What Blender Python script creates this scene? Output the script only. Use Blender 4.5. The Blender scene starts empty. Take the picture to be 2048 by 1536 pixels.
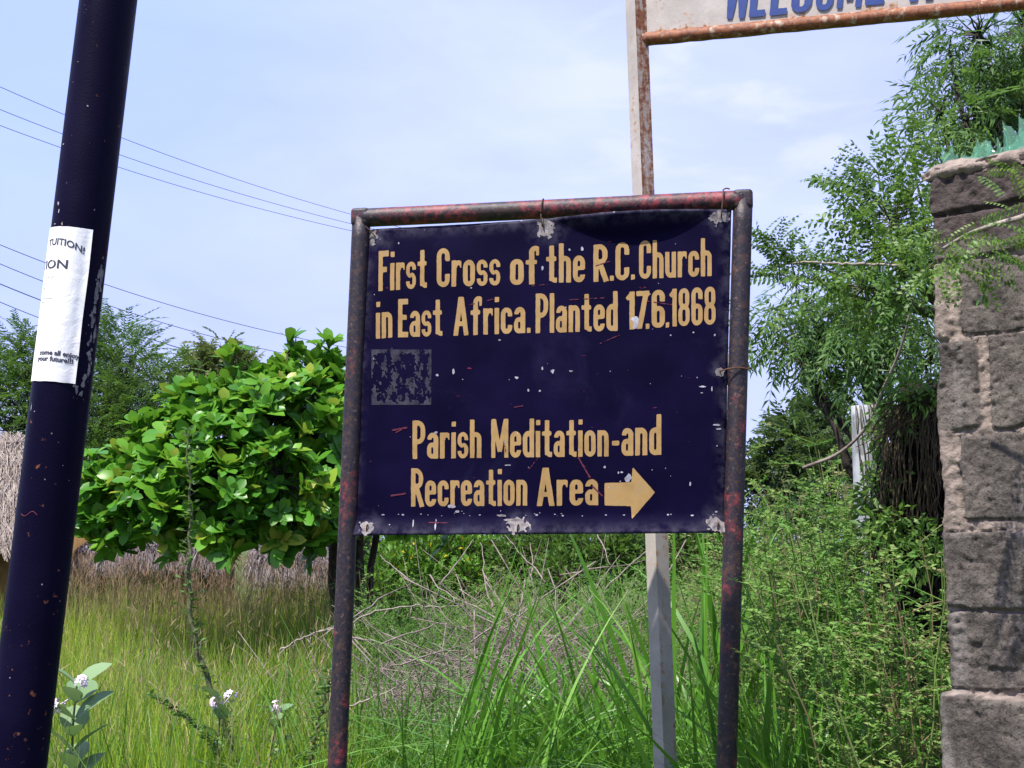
import bpy, math, random
import numpy as np
from mathutils import Vector, Matrix

S = bpy.context.scene
C = S.collection
rad = math.radians
PI = math.pi

# ------------------------------------------------------------------ camera
EYE, PITCH, F = 1.55, rad(6.84), 2600.0           # F in pixels of the 2048 px wide photograph
cam_d = bpy.data.cameras.new('camera'); cam = bpy.data.objects.new('camera', cam_d); C.objects.link(cam)
cam_d.sensor_width = 36; cam_d.lens = F/2048*36; cam_d.clip_start = .05; cam_d.clip_end = 3000
cam.location = (0, 0, EYE); cam.rotation_euler = (PI/2+PITCH, 0, 0)
S.camera = cam

# ------------------------------------------------------------------ world, sun, exposure
SUN_EL, SUN_AZ = rad(62), rad(222)                 # azimuth clockwise from +Y: behind the camera, to its left
W = bpy.data.worlds.new('World'); S.world = W; W.use_nodes = True
wn, wl = W.node_tree.nodes, W.node_tree.links
bg = wn['Background']
sky = wn.new('ShaderNodeTexSky'); sky.sky_type = 'NISHITA'; sky.sun_disc = False
sky.sun_elevation = SUN_EL; sky.sun_rotation = SUN_AZ
sky.air_density = 1.2; sky.dust_density = 1.2; sky.ozone_density = 2.5
geo = wn.new('ShaderNodeTexCoord')
mp = wn.new('ShaderNodeMapping'); mp.inputs['Scale'].default_value = (1.6, 1.6, 4.2); mp.inputs['Rotation'].default_value = (0, .25, .4)
nz = wn.new('ShaderNodeTexNoise'); nz.inputs['Scale'].default_value = 2.1; nz.inputs['Detail'].default_value = 7; nz.inputs['Roughness'].default_value = .55; nz.inputs['Distortion'].default_value = .25
cr = wn.new('ShaderNodeValToRGB'); cr.color_ramp.elements[0].position = .34; cr.color_ramp.elements[1].position = .78
cr.color_ramp.elements[0].color = (.62, .62, .62, 1); cr.color_ramp.elements[1].color = (.97, .97, .97, 1)
mx = wn.new('ShaderNodeMix'); mx.data_type = 'RGBA'
mx.inputs['B'].default_value = (8.2, 9.25, 17.5, 1)       # thin high cloud veil
wl.new(geo.outputs['Generated'], mp.inputs['Vector']); wl.new(mp.outputs['Vector'], nz.inputs['Vector'])
wl.new(nz.outputs['Fac'], cr.inputs['Fac']); wl.new(cr.outputs['Color'], mx.inputs['Factor'])
wl.new(sky.outputs['Color'], mx.inputs['A']); _last = mx.outputs['Result']
def sky_patch(px, py, lo, hi, col, amt, noisy):
    a, b = (px-1024)/F, (768-py)/F; d = Vector((a, math.cos(PITCH)-b*math.sin(PITCH), math.sin(PITCH)+b*math.cos(PITCH))).normalized()
    global _last
    dt = wn.new('ShaderNodeVectorMath'); dt.operation = 'DOT_PRODUCT'; dt.inputs[1].default_value = d; wl.new(geo.outputs['Generated'], dt.inputs[0])
    mr = wn.new('ShaderNodeMapRange'); mr.interpolation_type = 'SMOOTHSTEP'; mr.inputs['From Min'].default_value = lo; mr.inputs['From Max'].default_value = hi; mr.inputs['To Max'].default_value = amt; wl.new(dt.outputs['Value'], mr.inputs['Value'])
    fac = mr.outputs['Result']
    if noisy:
        n2 = wn.new('ShaderNodeTexNoise'); n2.inputs['Scale'].default_value = 7; n2.inputs['Detail'].default_value = 8; n2.inputs['Distortion'].default_value = .4; wl.new(mp.outputs['Vector'], n2.inputs['Vector'])
        m3 = wn.new('ShaderNodeMapRange'); m3.interpolation_type = 'SMOOTHSTEP'; m3.inputs['From Min'].default_value = .46; m3.inputs['From Max'].default_value = .66; wl.new(n2.outputs['Fac'], m3.inputs['Value'])
        m4 = wn.new('ShaderNodeMath'); m4.operation = 'MULTIPLY'; wl.new(fac, m4.inputs[0]); wl.new(m3.outputs['Result'], m4.inputs[1]); fac = m4.outputs[0]
    q = wn.new('ShaderNodeMix'); q.data_type = 'RGBA'; q.inputs['B'].default_value = (*col, 1); wl.new(fac, q.inputs['Factor']); wl.new(_last, q.inputs['A']); _last = q.outputs['Result']
sky_patch(-150, -250, .93, 1.0, (5.2, 7.2, 16.0), .70, False)   # bluer sky up to the left
sky_patch(1440, 200, .984, .998, (9.7, 10.1, 17.0), .42, True)  # wisp of brighter cloud beside the welcome post
wl.new(_last, bg.inputs['Color'])
bg.inputs['Strength'].default_value = .05  # with the veil below

sd = bpy.data.lights.new('sun', 'SUN'); sun = bpy.data.objects.new('sun', sd); C.objects.link(sun)
sd.energy = 4.6; sd.angle = rad(.53); sd.color = (1, .95, .88)
to_sun = Vector((math.sin(SUN_AZ)*math.cos(SUN_EL), math.cos(SUN_AZ)*math.cos(SUN_EL), math.sin(SUN_EL)))
sun.rotation_euler = to_sun.to_track_quat('Z', 'Y').to_euler(); sun.location = (0, 0, 20)
S.view_settings.view_transform = 'Standard'; S.view_settings.look = 'None'
S.view_settings.exposure = 1.0; S.view_settings.gamma = 1.0
S.render.engine = 'CYCLES'
S.cycles.max_bounces = 6; S.cycles.transparent_max_bounces = 6; S.cycles.diffuse_bounces = 3; S.cycles.glossy_bounces = 2

# ------------------------------------------------------------------ pixels of the photograph to points at a real distance
cp, sp = math.cos(PITCH), math.sin(PITCH)
def ray(px, py):
    px = np.asarray(px, float); py = np.asarray(py, float)
    a, b = (px-1024)/F, (768-py)/F
    return np.stack([a+0*b, cp-b*sp+0*a, sp+b*cp+0*a], -1)
def P(px, py, Y):
    r = ray(px, py); return r*(np.asarray(Y)/r[..., 1])[..., None] + np.array([0, 0, EYE])
def mpp(Y): return Y/F                              # metres per photo pixel at distance Y
def gx(px, Y): return float(P(px, 1080, Y)[0])

# ------------------------------------------------------------------ numpy noise
def _h(n):
    n = n.astype(np.uint64); n = (n ^ (n >> np.uint64(15)))*np.uint64(0x2c1b3c6d) & np.uint64(0xffffffff)
    n = (n ^ (n >> np.uint64(12)))*np.uint64(0x297a2d39) & np.uint64(0xffffffff); return ((n ^ (n >> np.uint64(15))) & np.uint64(0xffff)).astype(float)/65535
def vnoise(p):
    p = np.asarray(p, float); i = np.floor(p).astype(np.int64); f = p-i; f = f*f*(3-2*f); i = i+100000
    out = 0
    for dx in (0, 1):
        for dy in (0, 1):
            for dz in (0, 1):
                w = (f[..., 0] if dx else 1-f[..., 0])*(f[..., 1] if dy else 1-f[..., 1])*(f[..., 2] if dz else 1-f[..., 2])
                out = out + w*_h((i[..., 0]+dx)*73856093+(i[..., 1]+dy)*19349663+(i[..., 2]+dz)*83492791)
    return out
def fbm(p, o=4):
    p = np.asarray(p, float); s, a, t = 0, 1, 0
    for _ in range(o): s = s+a*vnoise(p); t += a; a *= .5; p = p*2.03+17.3
    return s/t
def v3(x, y, z=0): return np.stack(np.broadcast_arrays(np.asarray(x, float), np.asarray(y, float), np.asarray(z, float)), -1)
def nrm(v): v = np.asarray(v, float); return v/np.maximum(np.linalg.norm(v, axis=-1, keepdims=True), 1e-9)

# ------------------------------------------------------------------ mesh builder
class MB:
    def __init__(s): s.v, s.f, s.c, s.m, s.n = [], [], [], [], 0
    def add(s, v, faces, col=None, mat=0):
        v = np.asarray(v, float).reshape(-1, 3)
        col = np.zeros((len(v), 3)) if col is None else np.broadcast_to(np.asarray(col, float), (len(v), 3))
        s.v.append(v); s.c.append(col)
        for f in (faces if isinstance(faces, list) else [faces]):
            f = np.asarray(f, np.int64)
            if f.size: s.f.append(f+s.n); s.m.append(mat)
        s.n += len(v)
    def inst(s, tv, tf, M, T, var, tcol=None, mat=0):
        """template verts tv, faces tf (list of arrays), matrices M (N,3,3), translations T (N,3)"""
        N, k = len(T), len(tv)
        v = np.einsum('nij,kj->nki', M, tv)+T[:, None, :]
        col = np.zeros((N, k, 3)); col[:, :, 0] = np.asarray(var)[:, None]
        if tcol is not None:
            col[:, :, 0] += tcol[None, :, 0]; col[:, :, 1:] = tcol[None, :, 1:]
        off = (np.arange(N)*k)[:, None, None]
        s.add(v.reshape(-1, 3), [(f[None]+off).reshape(-1, f.shape[1]) for f in tf], col.reshape(-1, 3), mat)
    def tube(s, pts, r, n=6, col=(0, 0, 0), mat=0, caps=True):
        p = np.asarray(pts, float); r = np.broadcast_to(np.asarray(r, float), (len(p),))
        t = nrm(np.gradient(p, axis=0)); ref = np.array([0, 0, 1.]) if abs(t[0][2]) < .9 else np.array([0, 1., 0])
        u = nrm(np.cross(t, ref)); w = np.cross(t, u)
        a = np.arange(n)*2*PI/n
        v = p[:, None]+r[:, None, None]*(np.cos(a)[None, :, None]*u[:, None]+np.sin(a)[None, :, None]*w[:, None])
        i = np.arange(len(p)-1)[:, None]*n; j = np.arange(n)[None]; j2 = (j+1) % n
        q = np.stack([i+j, i+j2, i+n+j2, i+n+j], -1).reshape(-1, 4)
        fs = [q]
        if caps and n > 3: fs += [np.arange(n)[None, ::-1], (np.arange(n)+(len(p)-1)*n)[None]]
        s.add(v, fs, col, mat)
    def box(s, lo, hi, col=(0, 0, 0), mat=0):
        (a, b, c), (d, e, f) = lo, hi
        v = [(a,b,c),(d,b,c),(d,e,c),(a,e,c),(a,b,f),(d,b,f),(d,e,f),(a,e,f)]
        s.add(v, np.array([(0,3,2,1),(4,5,6,7),(0,1,5,4),(1,2,6,5),(2,3,7,6),(3,0,4,7)]), col, mat)
    def build(s, name, mats, parent=None, smooth=True):
        me = bpy.data.meshes.new(name)
        v = np.concatenate(s.v) if s.v else np.zeros((0, 3))
        me.vertices.add(len(v)); me.vertices.foreach_set('co', v.astype(np.float32).ravel())
        tot = np.concatenate([np.full(len(f), f.shape[1]) for f in s.f]); idx = np.concatenate([f.ravel() for f in s.f])
        st = np.concatenate([[0], np.cumsum(tot)[:-1]])
        me.loops.add(len(idx)); me.loops.foreach_set('vertex_index', idx.astype(np.int32))
        me.polygons.add(len(tot)); me.polygons.foreach_set('loop_start', st.astype(np.int32)); me.polygons.foreach_set('loop_total', tot.astype(np.int32))
        if not isinstance(mats, (list, tuple)): mats = [mats]
        for m in mats: me.materials.append(m)
        if len(mats) > 1:
            me.polygons.foreach_set('material_index', np.concatenate([np.full(len(f), m) for f, m in zip(s.f, s.m)]).astype(np.int32))
        me.update(calc_edges=True)
        if smooth: me.polygons.foreach_set('use_smooth', np.ones(len(tot), bool))
        at = me.attributes.new('col', 'FLOAT_COLOR', 'POINT')
        c = np.ones((len(v), 4), np.float32); c[:, :3] = np.concatenate(s.c); at.data.foreach_set('color', c.ravel())
        o = bpy.data.objects.new(name, me); C.objects.link(o)
        if parent is not None: o.parent = parent; o.matrix_parent_inverse = Matrix.Translation(-Vector(parent.location))
        return o

def tag(o, label, cat, group=None):
    o['label'] = label; o['category'] = cat
    if group: o['group'] = group
    return o
def thing(name, label, cat, loc=(0, 0, 0), group=None):
    o = bpy.data.objects.new(name, None); C.objects.link(o); o.location = [float(x) for x in loc]
    o.empty_display_size = .1
    return tag(o, label, cat, group)
def kind(o, k): o['kind'] = k; return o

# ------------------------------------------------------------------ materials
class NT:
    def __init__(s, name):
        s.m = bpy.data.materials.new(name); s.m.use_nodes = True; s.t = s.m.node_tree; s.t.nodes.clear()
        s.out = s.t.nodes.new('ShaderNodeOutputMaterial')
    def n(s, typ, **kw):
        d = s.t.nodes.new(typ)
        for k, v in kw.items():
            if k.startswith('_'): setattr(d, k[1:], v)
            else:
                key = k.replace('__', ' ')
                (s.l(v, d.inputs[key]) if isinstance(v, bpy.types.NodeSocket) else setattr(d.inputs[key], 'default_value', v))
        return d
    def l(s, a, b): s.t.links.new(a, b)
    def noise(s, scale, detail=4, rough=.55, vec=None, dist=0):
        d = s.n('ShaderNodeTexNoise', Scale=scale, Detail=detail, Roughness=rough, Distortion=dist)
        s.l(vec if vec is not None else s.co(), d.inputs['Vector']); return d.outputs['Fac']
    def co(s):
        if not hasattr(s, '_co'): s._co = s.n('ShaderNodeTexCoord').outputs['Object']
        return s._co
    def mapv(s, scale): return s.n('ShaderNodeMapping', Vector=s.co(), Scale=scale).outputs['Vector']
    def ramp(s, fac, stops):
        d = s.n('ShaderNodeValToRGB'); s.l(fac, d.inputs['Fac']); e = d.color_ramp.elements
        while len(e) < len(stops): e.new(.5)
        for q, (p, c) in zip(e, stops):
            q.position = p; q.color = (*c, 1) if len(c) == 3 else c
        return d.outputs['Color']
    def step(s, fac, lo, hi):
        d = s.n('ShaderNodeMapRange', _interpolation_type='SMOOTHSTEP', **{'From__Min': lo, 'From__Max': hi}); s.l(fac, d.inputs['Value']); return d.outputs['Result']
    def mix(s, fac, a, b):
        d = s.n('ShaderNodeMix', _data_type='RGBA')
        for key, v in (('Factor', fac), ('A', a), ('B', b)):
            if isinstance(v, bpy.types.NodeSocket): s.l(v, d.inputs[key])
            elif key == 'Factor': d.inputs[key].default_value = v
            else: d.inputs[key].default_value = (*v, 1)
        return d.outputs['Result']
    def math(s, op, a, b=0.):
        d = s.n('ShaderNodeMath', _operation=op)
        for k, v in ((0, a), (1, b)):
            if isinstance(v, bpy.types.NodeSocket): s.l(v, d.inputs[k])
            else: d.inputs[k].default_value = v
        return d.outputs[0]
    def attr(s):
        if not hasattr(s, '_at'):
            s._at = s.n('ShaderNodeSeparateColor'); s.l(s.n('ShaderNodeAttribute', _attribute_name='col').outputs['Color'], s._at.inputs[0])
        return s._at.outputs
    def bump(s, h, dist=.01, strength=1.):
        d = s.n('ShaderNodeBump', Distance=dist, Strength=strength); s.l(h, d.inputs['Height']); return d.outputs['Normal']
    def bsdf(s, color, rough=.6, spec=.4, normal=None, metal=0):
        d = s.n('ShaderNodeBsdfPrincipled')
        for key, v in (('Base Color', color), ('Roughness', rough), ('Specular IOR Level', spec), ('Metallic', metal)):
            if isinstance(v, bpy.types.NodeSocket): s.l(v, d.inputs[key])
            else: d.inputs[key].default_value = (*v, 1) if key == 'Base Color' else v
        if normal is not None: s.l(normal, d.inputs['Normal'])
        s.l(d.outputs[0], s.out.inputs['Surface']); return d

def leaf_mat(name, stops, trans=.35, rough=.5, spec=.35, tip=None, tipat=.7):
    t = NT(name); a = t.attr()
    col = t.ramp(a['Red'], stops)
    if tip: col = t.mix(t.step(a['Green'], tipat, 1.0), col, tip)
    b = t.bsdf(col, rough, spec)
    tl = t.n('ShaderNodeBsdfTranslucent'); t.l(t.mix(.5, col, (.12, .22, .02)), tl.inputs['Color'])
    m = t.n('ShaderNodeMixShader'); m.inputs[0].default_value = trans
    t.l(b.outputs[0], m.inputs[1]); t.l(tl.outputs[0], m.inputs[2]); t.l(m.outputs[0], t.out.inputs['Surface'])
    return t.m
def bark_mat(name, a, b, scale=18):
    t = NT(name); n = t.noise(scale, 5, .6); t.bsdf(t.ramp(n, [(.3, a), (.7, b)]), .85, .2, t.bump(n, .01)); return t.m
M = {}
M['almond'] = leaf_mat('almond_leaf', [(0, (.035, .13, .014)), (.5, (.085, .27, .02)), (.85, (.17, .38, .03)), (1, (.34, .40, .05))], .42, .38, .35)
M['feather'] = leaf_mat('feathery_leaf', [(0, (.035, .09, .018)), (.6, (.075, .155, .03)), (1, (.15, .22, .045))], .4, .6, .2)
M['olive'] = leaf_mat('olive_leaf', [(0, (.06, .09, .03)), (.6, (.12, .15, .05)), (1, (.22, .2, .09))], .3, .6, .2)
M['neem'] = leaf_mat('neem_leaf', [(0, (.045, .115, .028)), (.6, (.10, .20, .045)), (1, (.19, .29, .07))], .48, .45, .4)
M['shrub'] = leaf_mat('shrub_leaf', [(0, (.045, .12, .022)), (.6, (.11, .22, .04)), (1, (.2, .3, .065))], .46, .45, .35)
M['far'] = leaf_mat('far_leaf', [(0, (.035, .065, .03)), (.6, (.06, .10, .04)), (.85, (.12, .15, .05)), (1, (.30, .25, .10))], .3, .6, .2)
M['weed'] = leaf_mat('weed_leaf', [(0, (.05, .15, .025)), (.45, (.14, .30, .055)), (.8, (.26, .39, .11)), (1, (.32, .24, .14))], .48, .6, .25)
M['meadow'] = leaf_mat('meadow_grass', [(0, (.085, .20, .008)), (.5, (.22, .40, .012)), (.85, (.40, .54, .03)), (1, (.52, .48, .14))], .42, .55, .3, (.34, .36, .09), .8)
M['grass'] = leaf_mat('lush_grass', [(0, (.04, .13, .012)), (.5, (.085, .22, .02)), (.85, (.15, .29, .045)), (1, (.3, .31, .11))], .4, .42, .4)
M['guinea'] = leaf_mat('guinea_grass', [(0, (.05, .16, .012)), (.6, (.115, .30, .025)), (1, (.22, .40, .07))], .35, .4, .45)
M['bright'] = leaf_mat('bright_bush', [(0, (.05, .14, .015)), (.6, (.1, .24, .02)), (.93, (.16, .3, .03)), (1, (.6, .45, .02))], .35, .5, .3)
M['dry'] = leaf_mat('dry_stem', [(0, (.17, .095, .065)), (.6, (.33, .225, .15)), (1, (.50, .40, .26))], .25, .8, .1)
M['milk'] = leaf_mat('milkweed_leaf', [(0, (.10, .19, .07)), (.6, (.17, .27, .12)), (1, (.28, .36, .2))], .25, .55, .3)
M['twig'] = bark_mat('dry_twig', (.115, .088, .08), (.29, .235, .21), 22)
M['pale_twig'] = bark_mat('pale_twig', (.17, .145, .115), (.34, .30, .25), 40)
M['green_stem'] = bark_mat('green_stem', (.06, .075, .03), (.13, .14, .07), 40)
M['bark'] = bark_mat('dark_bark', (.02, .016, .013), (.06, .048, .04))
M['vine'] = bark_mat('dead_vine', (.006, .0045, .004), (.022, .014, .012), 25)
M['vine_light'] = bark_mat('brown_vine', (.035, .027, .016), (.09, .07, .04), 25)
def mat_ground():
    t = NT('soil'); n = t.noise(1.3, 6); n2 = t.noise(14, 5)
    c = t.mix(t.step(n, .4, .65), (.05, .085, .02), (.09, .10, .035)); c = t.mix(t.step(n2, .45, .7), c, (.10, .12, .035))
    t.bsdf(c, .95, .1, t.bump(n2, .05)); return t.m
M['ground'] = mat_ground()
def mat_polepaint():
    t = NT('black_pole_paint'); g = t.noise(260, 3, .6); big = t.noise(6, 4); n = t.noise(40, 6, .7)
    z = t.n('ShaderNodeSeparateXYZ'); t.l(t.co(), z.inputs[0])
    low = t.n('ShaderNodeMapRange', **{'From__Min': 1.7, 'From__Max': .9}); t.l(z.outputs['Z'], low.inputs['Value'])
    c = t.mix(t.step(big, .35, .7), (.0024, .0015, .012), (.004, .0025, .017))
    rm = t.step(t.math('ADD', n, t.math('MULTIPLY', low.outputs[0], .075)), .665, .70)
    c = t.mix(rm, c, (.15, .055, .03))
    c = t.mix(t.step(t.noise(95, 2, .5), .75, .775), c, (.30, .22, .2))
    t.bsdf(c, t.mix(t.step(big, .3, .7), (.40,)*3, (.55,)*3), .06, t.bump(g, .0006)); return t.m
M['pole'] = mat_polepaint()
def mat_frame():
    t = NT('worn_frame_paint'); a = t.attr()
    n1 = t.noise(9, 6, .65); n2 = t.noise(34, 6, .7); n3 = t.noise(120, 4, .6)
    c = t.mix(t.step(n3, .4, .62), (.008, .007, .017), (.026, .017, .018))
    c = t.mix(t.step(n2, .50, .62), c, (.048, .025, .02))
    red = t.step(t.math('ADD', n1, t.math('MULTIPLY', a['Red'], .2)), .55, .68)
    red = t.math('MULTIPLY', red, t.step(t.noise(48, 5, .7), .40, .58))
    c = t.mix(red, c, (.20, .028, .035))
    c = t.mix(t.math('MULTIPLY', t.step(t.noise(70, 4), .6, .68), .5), c, (.16, .10, .075))
    t.bsdf(c, .55, .4, t.bump(n3, .001)); return t.m
M['frame'] = mat_frame()
def mat_board():
    t = NT('navy_sign_paint'); a = t.attr()
    n = t.noise(5, 5); fine = t.noise(150, 4, .7); st = t.noise(60, 5, .7, t.mapv((1, 1, .12)))
    c = t.mix(t.step(n, .35, .7), (.0022, .0011, .014), (.0038, .0020, .021))
    c = t.mix(t.math('MULTIPLY', t.step(t.noise(3.2, 6, .7, dist=.6), .57, .8), .22), c, (.028, .03, .08))
    wear = t.math('MULTIPLY', a['Red'], t.step(t.noise(24, 6, .7), .35, .7))
    c = t.mix(t.math('MULTIPLY', wear, .36), c, (.17, .16, .21))
    chip = t.step(t.math('ADD', t.noise(55, 5, .75), t.math('MULTIPLY', a['Red'], .12)), 0.765, .79)
    c = t.mix(chip, c, (.42, .38, .38))
    c = t.mix(t.math('MULTIPLY', t.step(t.noise(38, 3, .6, t.mapv((.28, 1, 2.2))), .725, .75), .8), c, (.22, .03, .05))
    t.bsdf(c, t.mix(t.step(n, .3, .7), (.5,)*3, (.62,)*3), .045, t.bump(fine, .0004)); return t.m
M['board'] = mat_board()
def mat_letters():
    t = NT('ochre_lettering'); n = t.noise(22, 5, .6); s2 = t.noise(130, 4, .7)
    c = t.ramp(n, [(.3, (.27, .165, .06)), (.55, (.34, .21, .078)), (.75, (.30, .21, .105))])
    c = t.mix(t.math('MULTIPLY', t.step(s2, .56, .72), .35), c, (.25, .15, .07))
    t.bsdf(c, .6, .25); return t.m
M['letters'] = mat_letters()
def simple(name, c, rough=.7, spec=.3, c2=None, scale=40):
    t = NT(name)
    col = c if c2 is None else t.ramp(t.noise(scale, 5, .65), [(.35, c), (.68, c2)])
    t.bsdf(col, rough, spec); return t.m
M['chip'] = simple('bare_metal_chip', (.16, .155, .19), .6, .3, (.42, .41, .46))
M['residue'] = simple('sticker_residue', (.012, .010, .024), .8, .2, (.052, .048, .066), 35)
M['scuff'] = simple('bare_scuffed_metal', (.07, .06, .07), .6, .4, (.30, .27, .25), 60)
M['redscratch'] = simple('red_scratch', (.10, .018, .035), .7, .2)
M['wire'] = simple('rusty_wire', (.05, .026, .018), .8, .3, (.12, .055, .03))
M['cable'] = simple('black_cable', (.02, .02, .028), .5, .4)
def mat_flyer():
    t = NT('flyer_paper'); n = t.noise(9, 5, .6); w = t.noise(28, 4, .6, dist=1.)
    c = t.mix(t.step(n, .35, .7), (.70, .69, .70), (.84, .84, .84)); c = t.mix(t.math('MULTIPLY', t.step(t.noise(45, 5, .7), .60, .72), .45), c, (.50, .46, .40))
    t.bsdf(c, .75, .2, t.bump(w, .0014)); return t.m
M['flyer'] = mat_flyer()
M['ink'] = simple('grey_ink', (.05, .05, .075), .8, .2)
M['ink_faint'] = simple('faded_ink', (.45, .45, .5), .8, .2)
M['paper_res'] = simple('torn_paper', (.09, .085, .10), .9, .1, (.24, .23, .23), 60)
M['blue'] = simple('blue_lettering', (.016, .038, .17), .55, .3, (.028, .058, .21), 25)
def mat_whitepaint():
    t = NT('rusted_white_paint'); a = t.attr()
    n1 = t.noise(8, 6, .65); n2 = t.noise(45, 6, .72); st = t.noise(26, 5, .65, t.mapv((1, 1, .14)))
    c = t.mix(t.step(n1, .35, .7), (.34, .305, .275), (.43, .39, .355))
    c = t.mix(t.math('MULTIPLY', t.step(n2, .5, .7), .25), c, (.36, .31, .26))
    m = t.math('ADD', t.math('MULTIPLY', t.math('ADD', st, n2), .5), t.math('MULTIPLY', a['Red'], .24))
    c = t.mix(t.math('MULTIPLY', t.step(m, .585, .64), .7), c, (.36, .20, .10))
    c = t.mix(t.step(m, .63, .70), c, t.mix(t.step(t.noise(70, 4), .4, .65), (.24, .085, .035), (.13, .045, .025)))
    t.bsdf(c, .6, .3, t.bump(n2, .001)); return t.m
M['white'] = mat_whitepaint()
def mat_wall():
    t = NT('coral_block'); a = t.attr()
    n1 = t.noise(7, 6, .65); n2 = t.noise(85, 5, .7); n3 = t.noise(30, 6, .7); st = t.noise(10, 5, .6, t.mapv((1, 1, .12)))
    blk = t.mix(t.step(n1, .36, .62), (.060, .053, .047), (.140, .120, .104)); blk = t.mix(t.math('MULTIPLY', t.step(t.noise(17, 6, .72, dist=.7), .52, .66), .6), blk, (.035, .029, .028))
    blk = t.mix(t.math('MULTIPLY', t.step(t.noise(150, 4, .75), .53, .68), .5), blk, (.20, .165, .14))
    blk = t.mix(t.math('MULTIPLY', t.step(t.noise(170, 3, .7), .56, .64), .8), blk, (.028, .022, .02))
    mor = t.mix(t.step(n3, .35, .68), (.17, .135, .115), (.30, .245, .205))
    c = t.mix(a['Red'], blk, mor)
    c = t.mix(t.math('MULTIPLY', t.step(st, .56, .70), .55), c, (.24, .215, .20))
    c = t.mix(t.math('MULTIPLY', t.step(a['Green'], .2, .9), .8), c, t.mix(t.step(n3, .4, .6), (.035, .026, .025), (.075, .058, .055)))
    t.bsdf(c, .95, .1, t.bump(t.math('ADD', n2, n3), .006)); return t.m
M['wall'] = mat_wall()
def mat_glass():
    t = NT('green_bottle_glass'); tr = t.n('ShaderNodeBsdfTransparent', Color=(.80, .95, .88, 1)); gl = t.n('ShaderNodeBsdfPrincipled', Roughness=.03)
    gl.inputs['Base Color'].default_value = (.30, .58, .45, 1); m = t.n('ShaderNodeMixShader'); m.inputs[0].default_value = .16
    t.l(tr.outputs[0], m.inputs[1]); t.l(gl.outputs[0], m.inputs[2]); t.l(m.outputs[0], t.out.inputs['Surface']); return t.m
M['glass'] = mat_glass()
def mat_thatch(name, a, b):
    t = NT(name); at = t.attr(); t.bsdf(t.ramp(at['Red'], [(0, a), (1, b)]), .9, .1); return t.m
M['thatch'] = mat_thatch('hut_thatch', (.10, .08, .065), (.36, .31, .27))
M['thatch_grey'] = mat_thatch('shed_thatch', (.06, .05, .05), (.26, .22, .225))
M['thatch_core'] = simple('thatch_underlay', (.05, .04, .03), .95, .1, (.10, .08, .065))
M['stalk'] = mat_thatch('stalk_wall', (.10, .06, .045), (.30, .20, .15))
M['mud'] = simple('ochre_mud_wall', (.24, .14, .05), .95, .1, (.33, .20, .08), 9)
M['dark_in'] = simple('dark_shed_inside', (.022, .016, .013), .95, .1, (.05, .035, .028))  # near-black, the shaded inside of the sheds put into the colour
M['petal'] = simple('mauve_petal', (.62, .45, .60), .6, .2, (.75, .68, .74), 60)
def mat_limewash():
    t = NT('limewash'); n = t.noise(12, 6, .7); st = t.noise(9, 5, .7, t.mapv((1.5, 1.5, .9)))
    c = t.mix(t.step(n, .35, .65), (.25, .265, .29), (.40, .42, .43)); c = t.mix(t.math('MULTIPLY', t.step(st, .52, .6), .7), c, (.16, .16, .15))
    t.bsdf(c, .9, .1); return t.m
M['lime'] = mat_limewash()

# ------------------------------------------------------------------ leaf and blade templates
def leaf_tmpl(L, Wd, rows=4, peak=.6, fold=.25, droop=.25, shape=1.0):
    t = np.linspace(0, 1, rows+1)
    w = np.interp(t, [0, peak*.5, peak, peak+(1-peak)*.6, 1], [.05, .66*shape, 1, .80, .10])*Wd/2
    y = t*L; z = -droop*L*t*t
    v = []
    for i in range(rows+1): v += [(-w[i], y[i], z[i]+fold*w[i]), (0, y[i], z[i]), (w[i], y[i], z[i]+fold*w[i])]
    f = []
    for i in range(rows):
        a = i*3; f += [(a, a+1, a+4, a+3), (a+1, a+2, a+5, a+4)]
    col = np.zeros((len(v), 3)); col[:, 1] = np.repeat(t, 3)
    return np.array(v), [np.array(f)], col
def leaf_small(L, Wd, fold=.3, curve=0.):
    """six-point lanceolate leaf"""
    v = np.array([(0, 0, 0), (-Wd/2, L*.4, fold*Wd/2), (curve*L*.3, L*.5, 0), (Wd/2, L*.4, fold*Wd/2), (curve*L, L, -L*.1)])
    f = [np.array([(0, 2, 1), (0, 3, 2), (1, 2, 4), (2, 3, 4)])]
    return v, f, np.zeros((5, 3))
def frames(d, up=None, roll=None, rng=None):
    d = nrm(d); n = len(d)
    up = np.tile([0, 0, 1.], (n, 1)) if up is None else np.broadcast_to(up, (n, 3))
    s = np.cross(d, up); bad = np.linalg.norm(s, axis=1) < 1e-3; s[bad] = [1, 0, 0]; s = nrm(s); nn = np.cross(s, d)
    if roll is not None:
        c, q = np.cos(roll)[:, None], np.sin(roll)[:, None]; s, nn = c*s+q*nn, -q*s+c*nn
    return np.stack([s, d, nn], -1)
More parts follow.
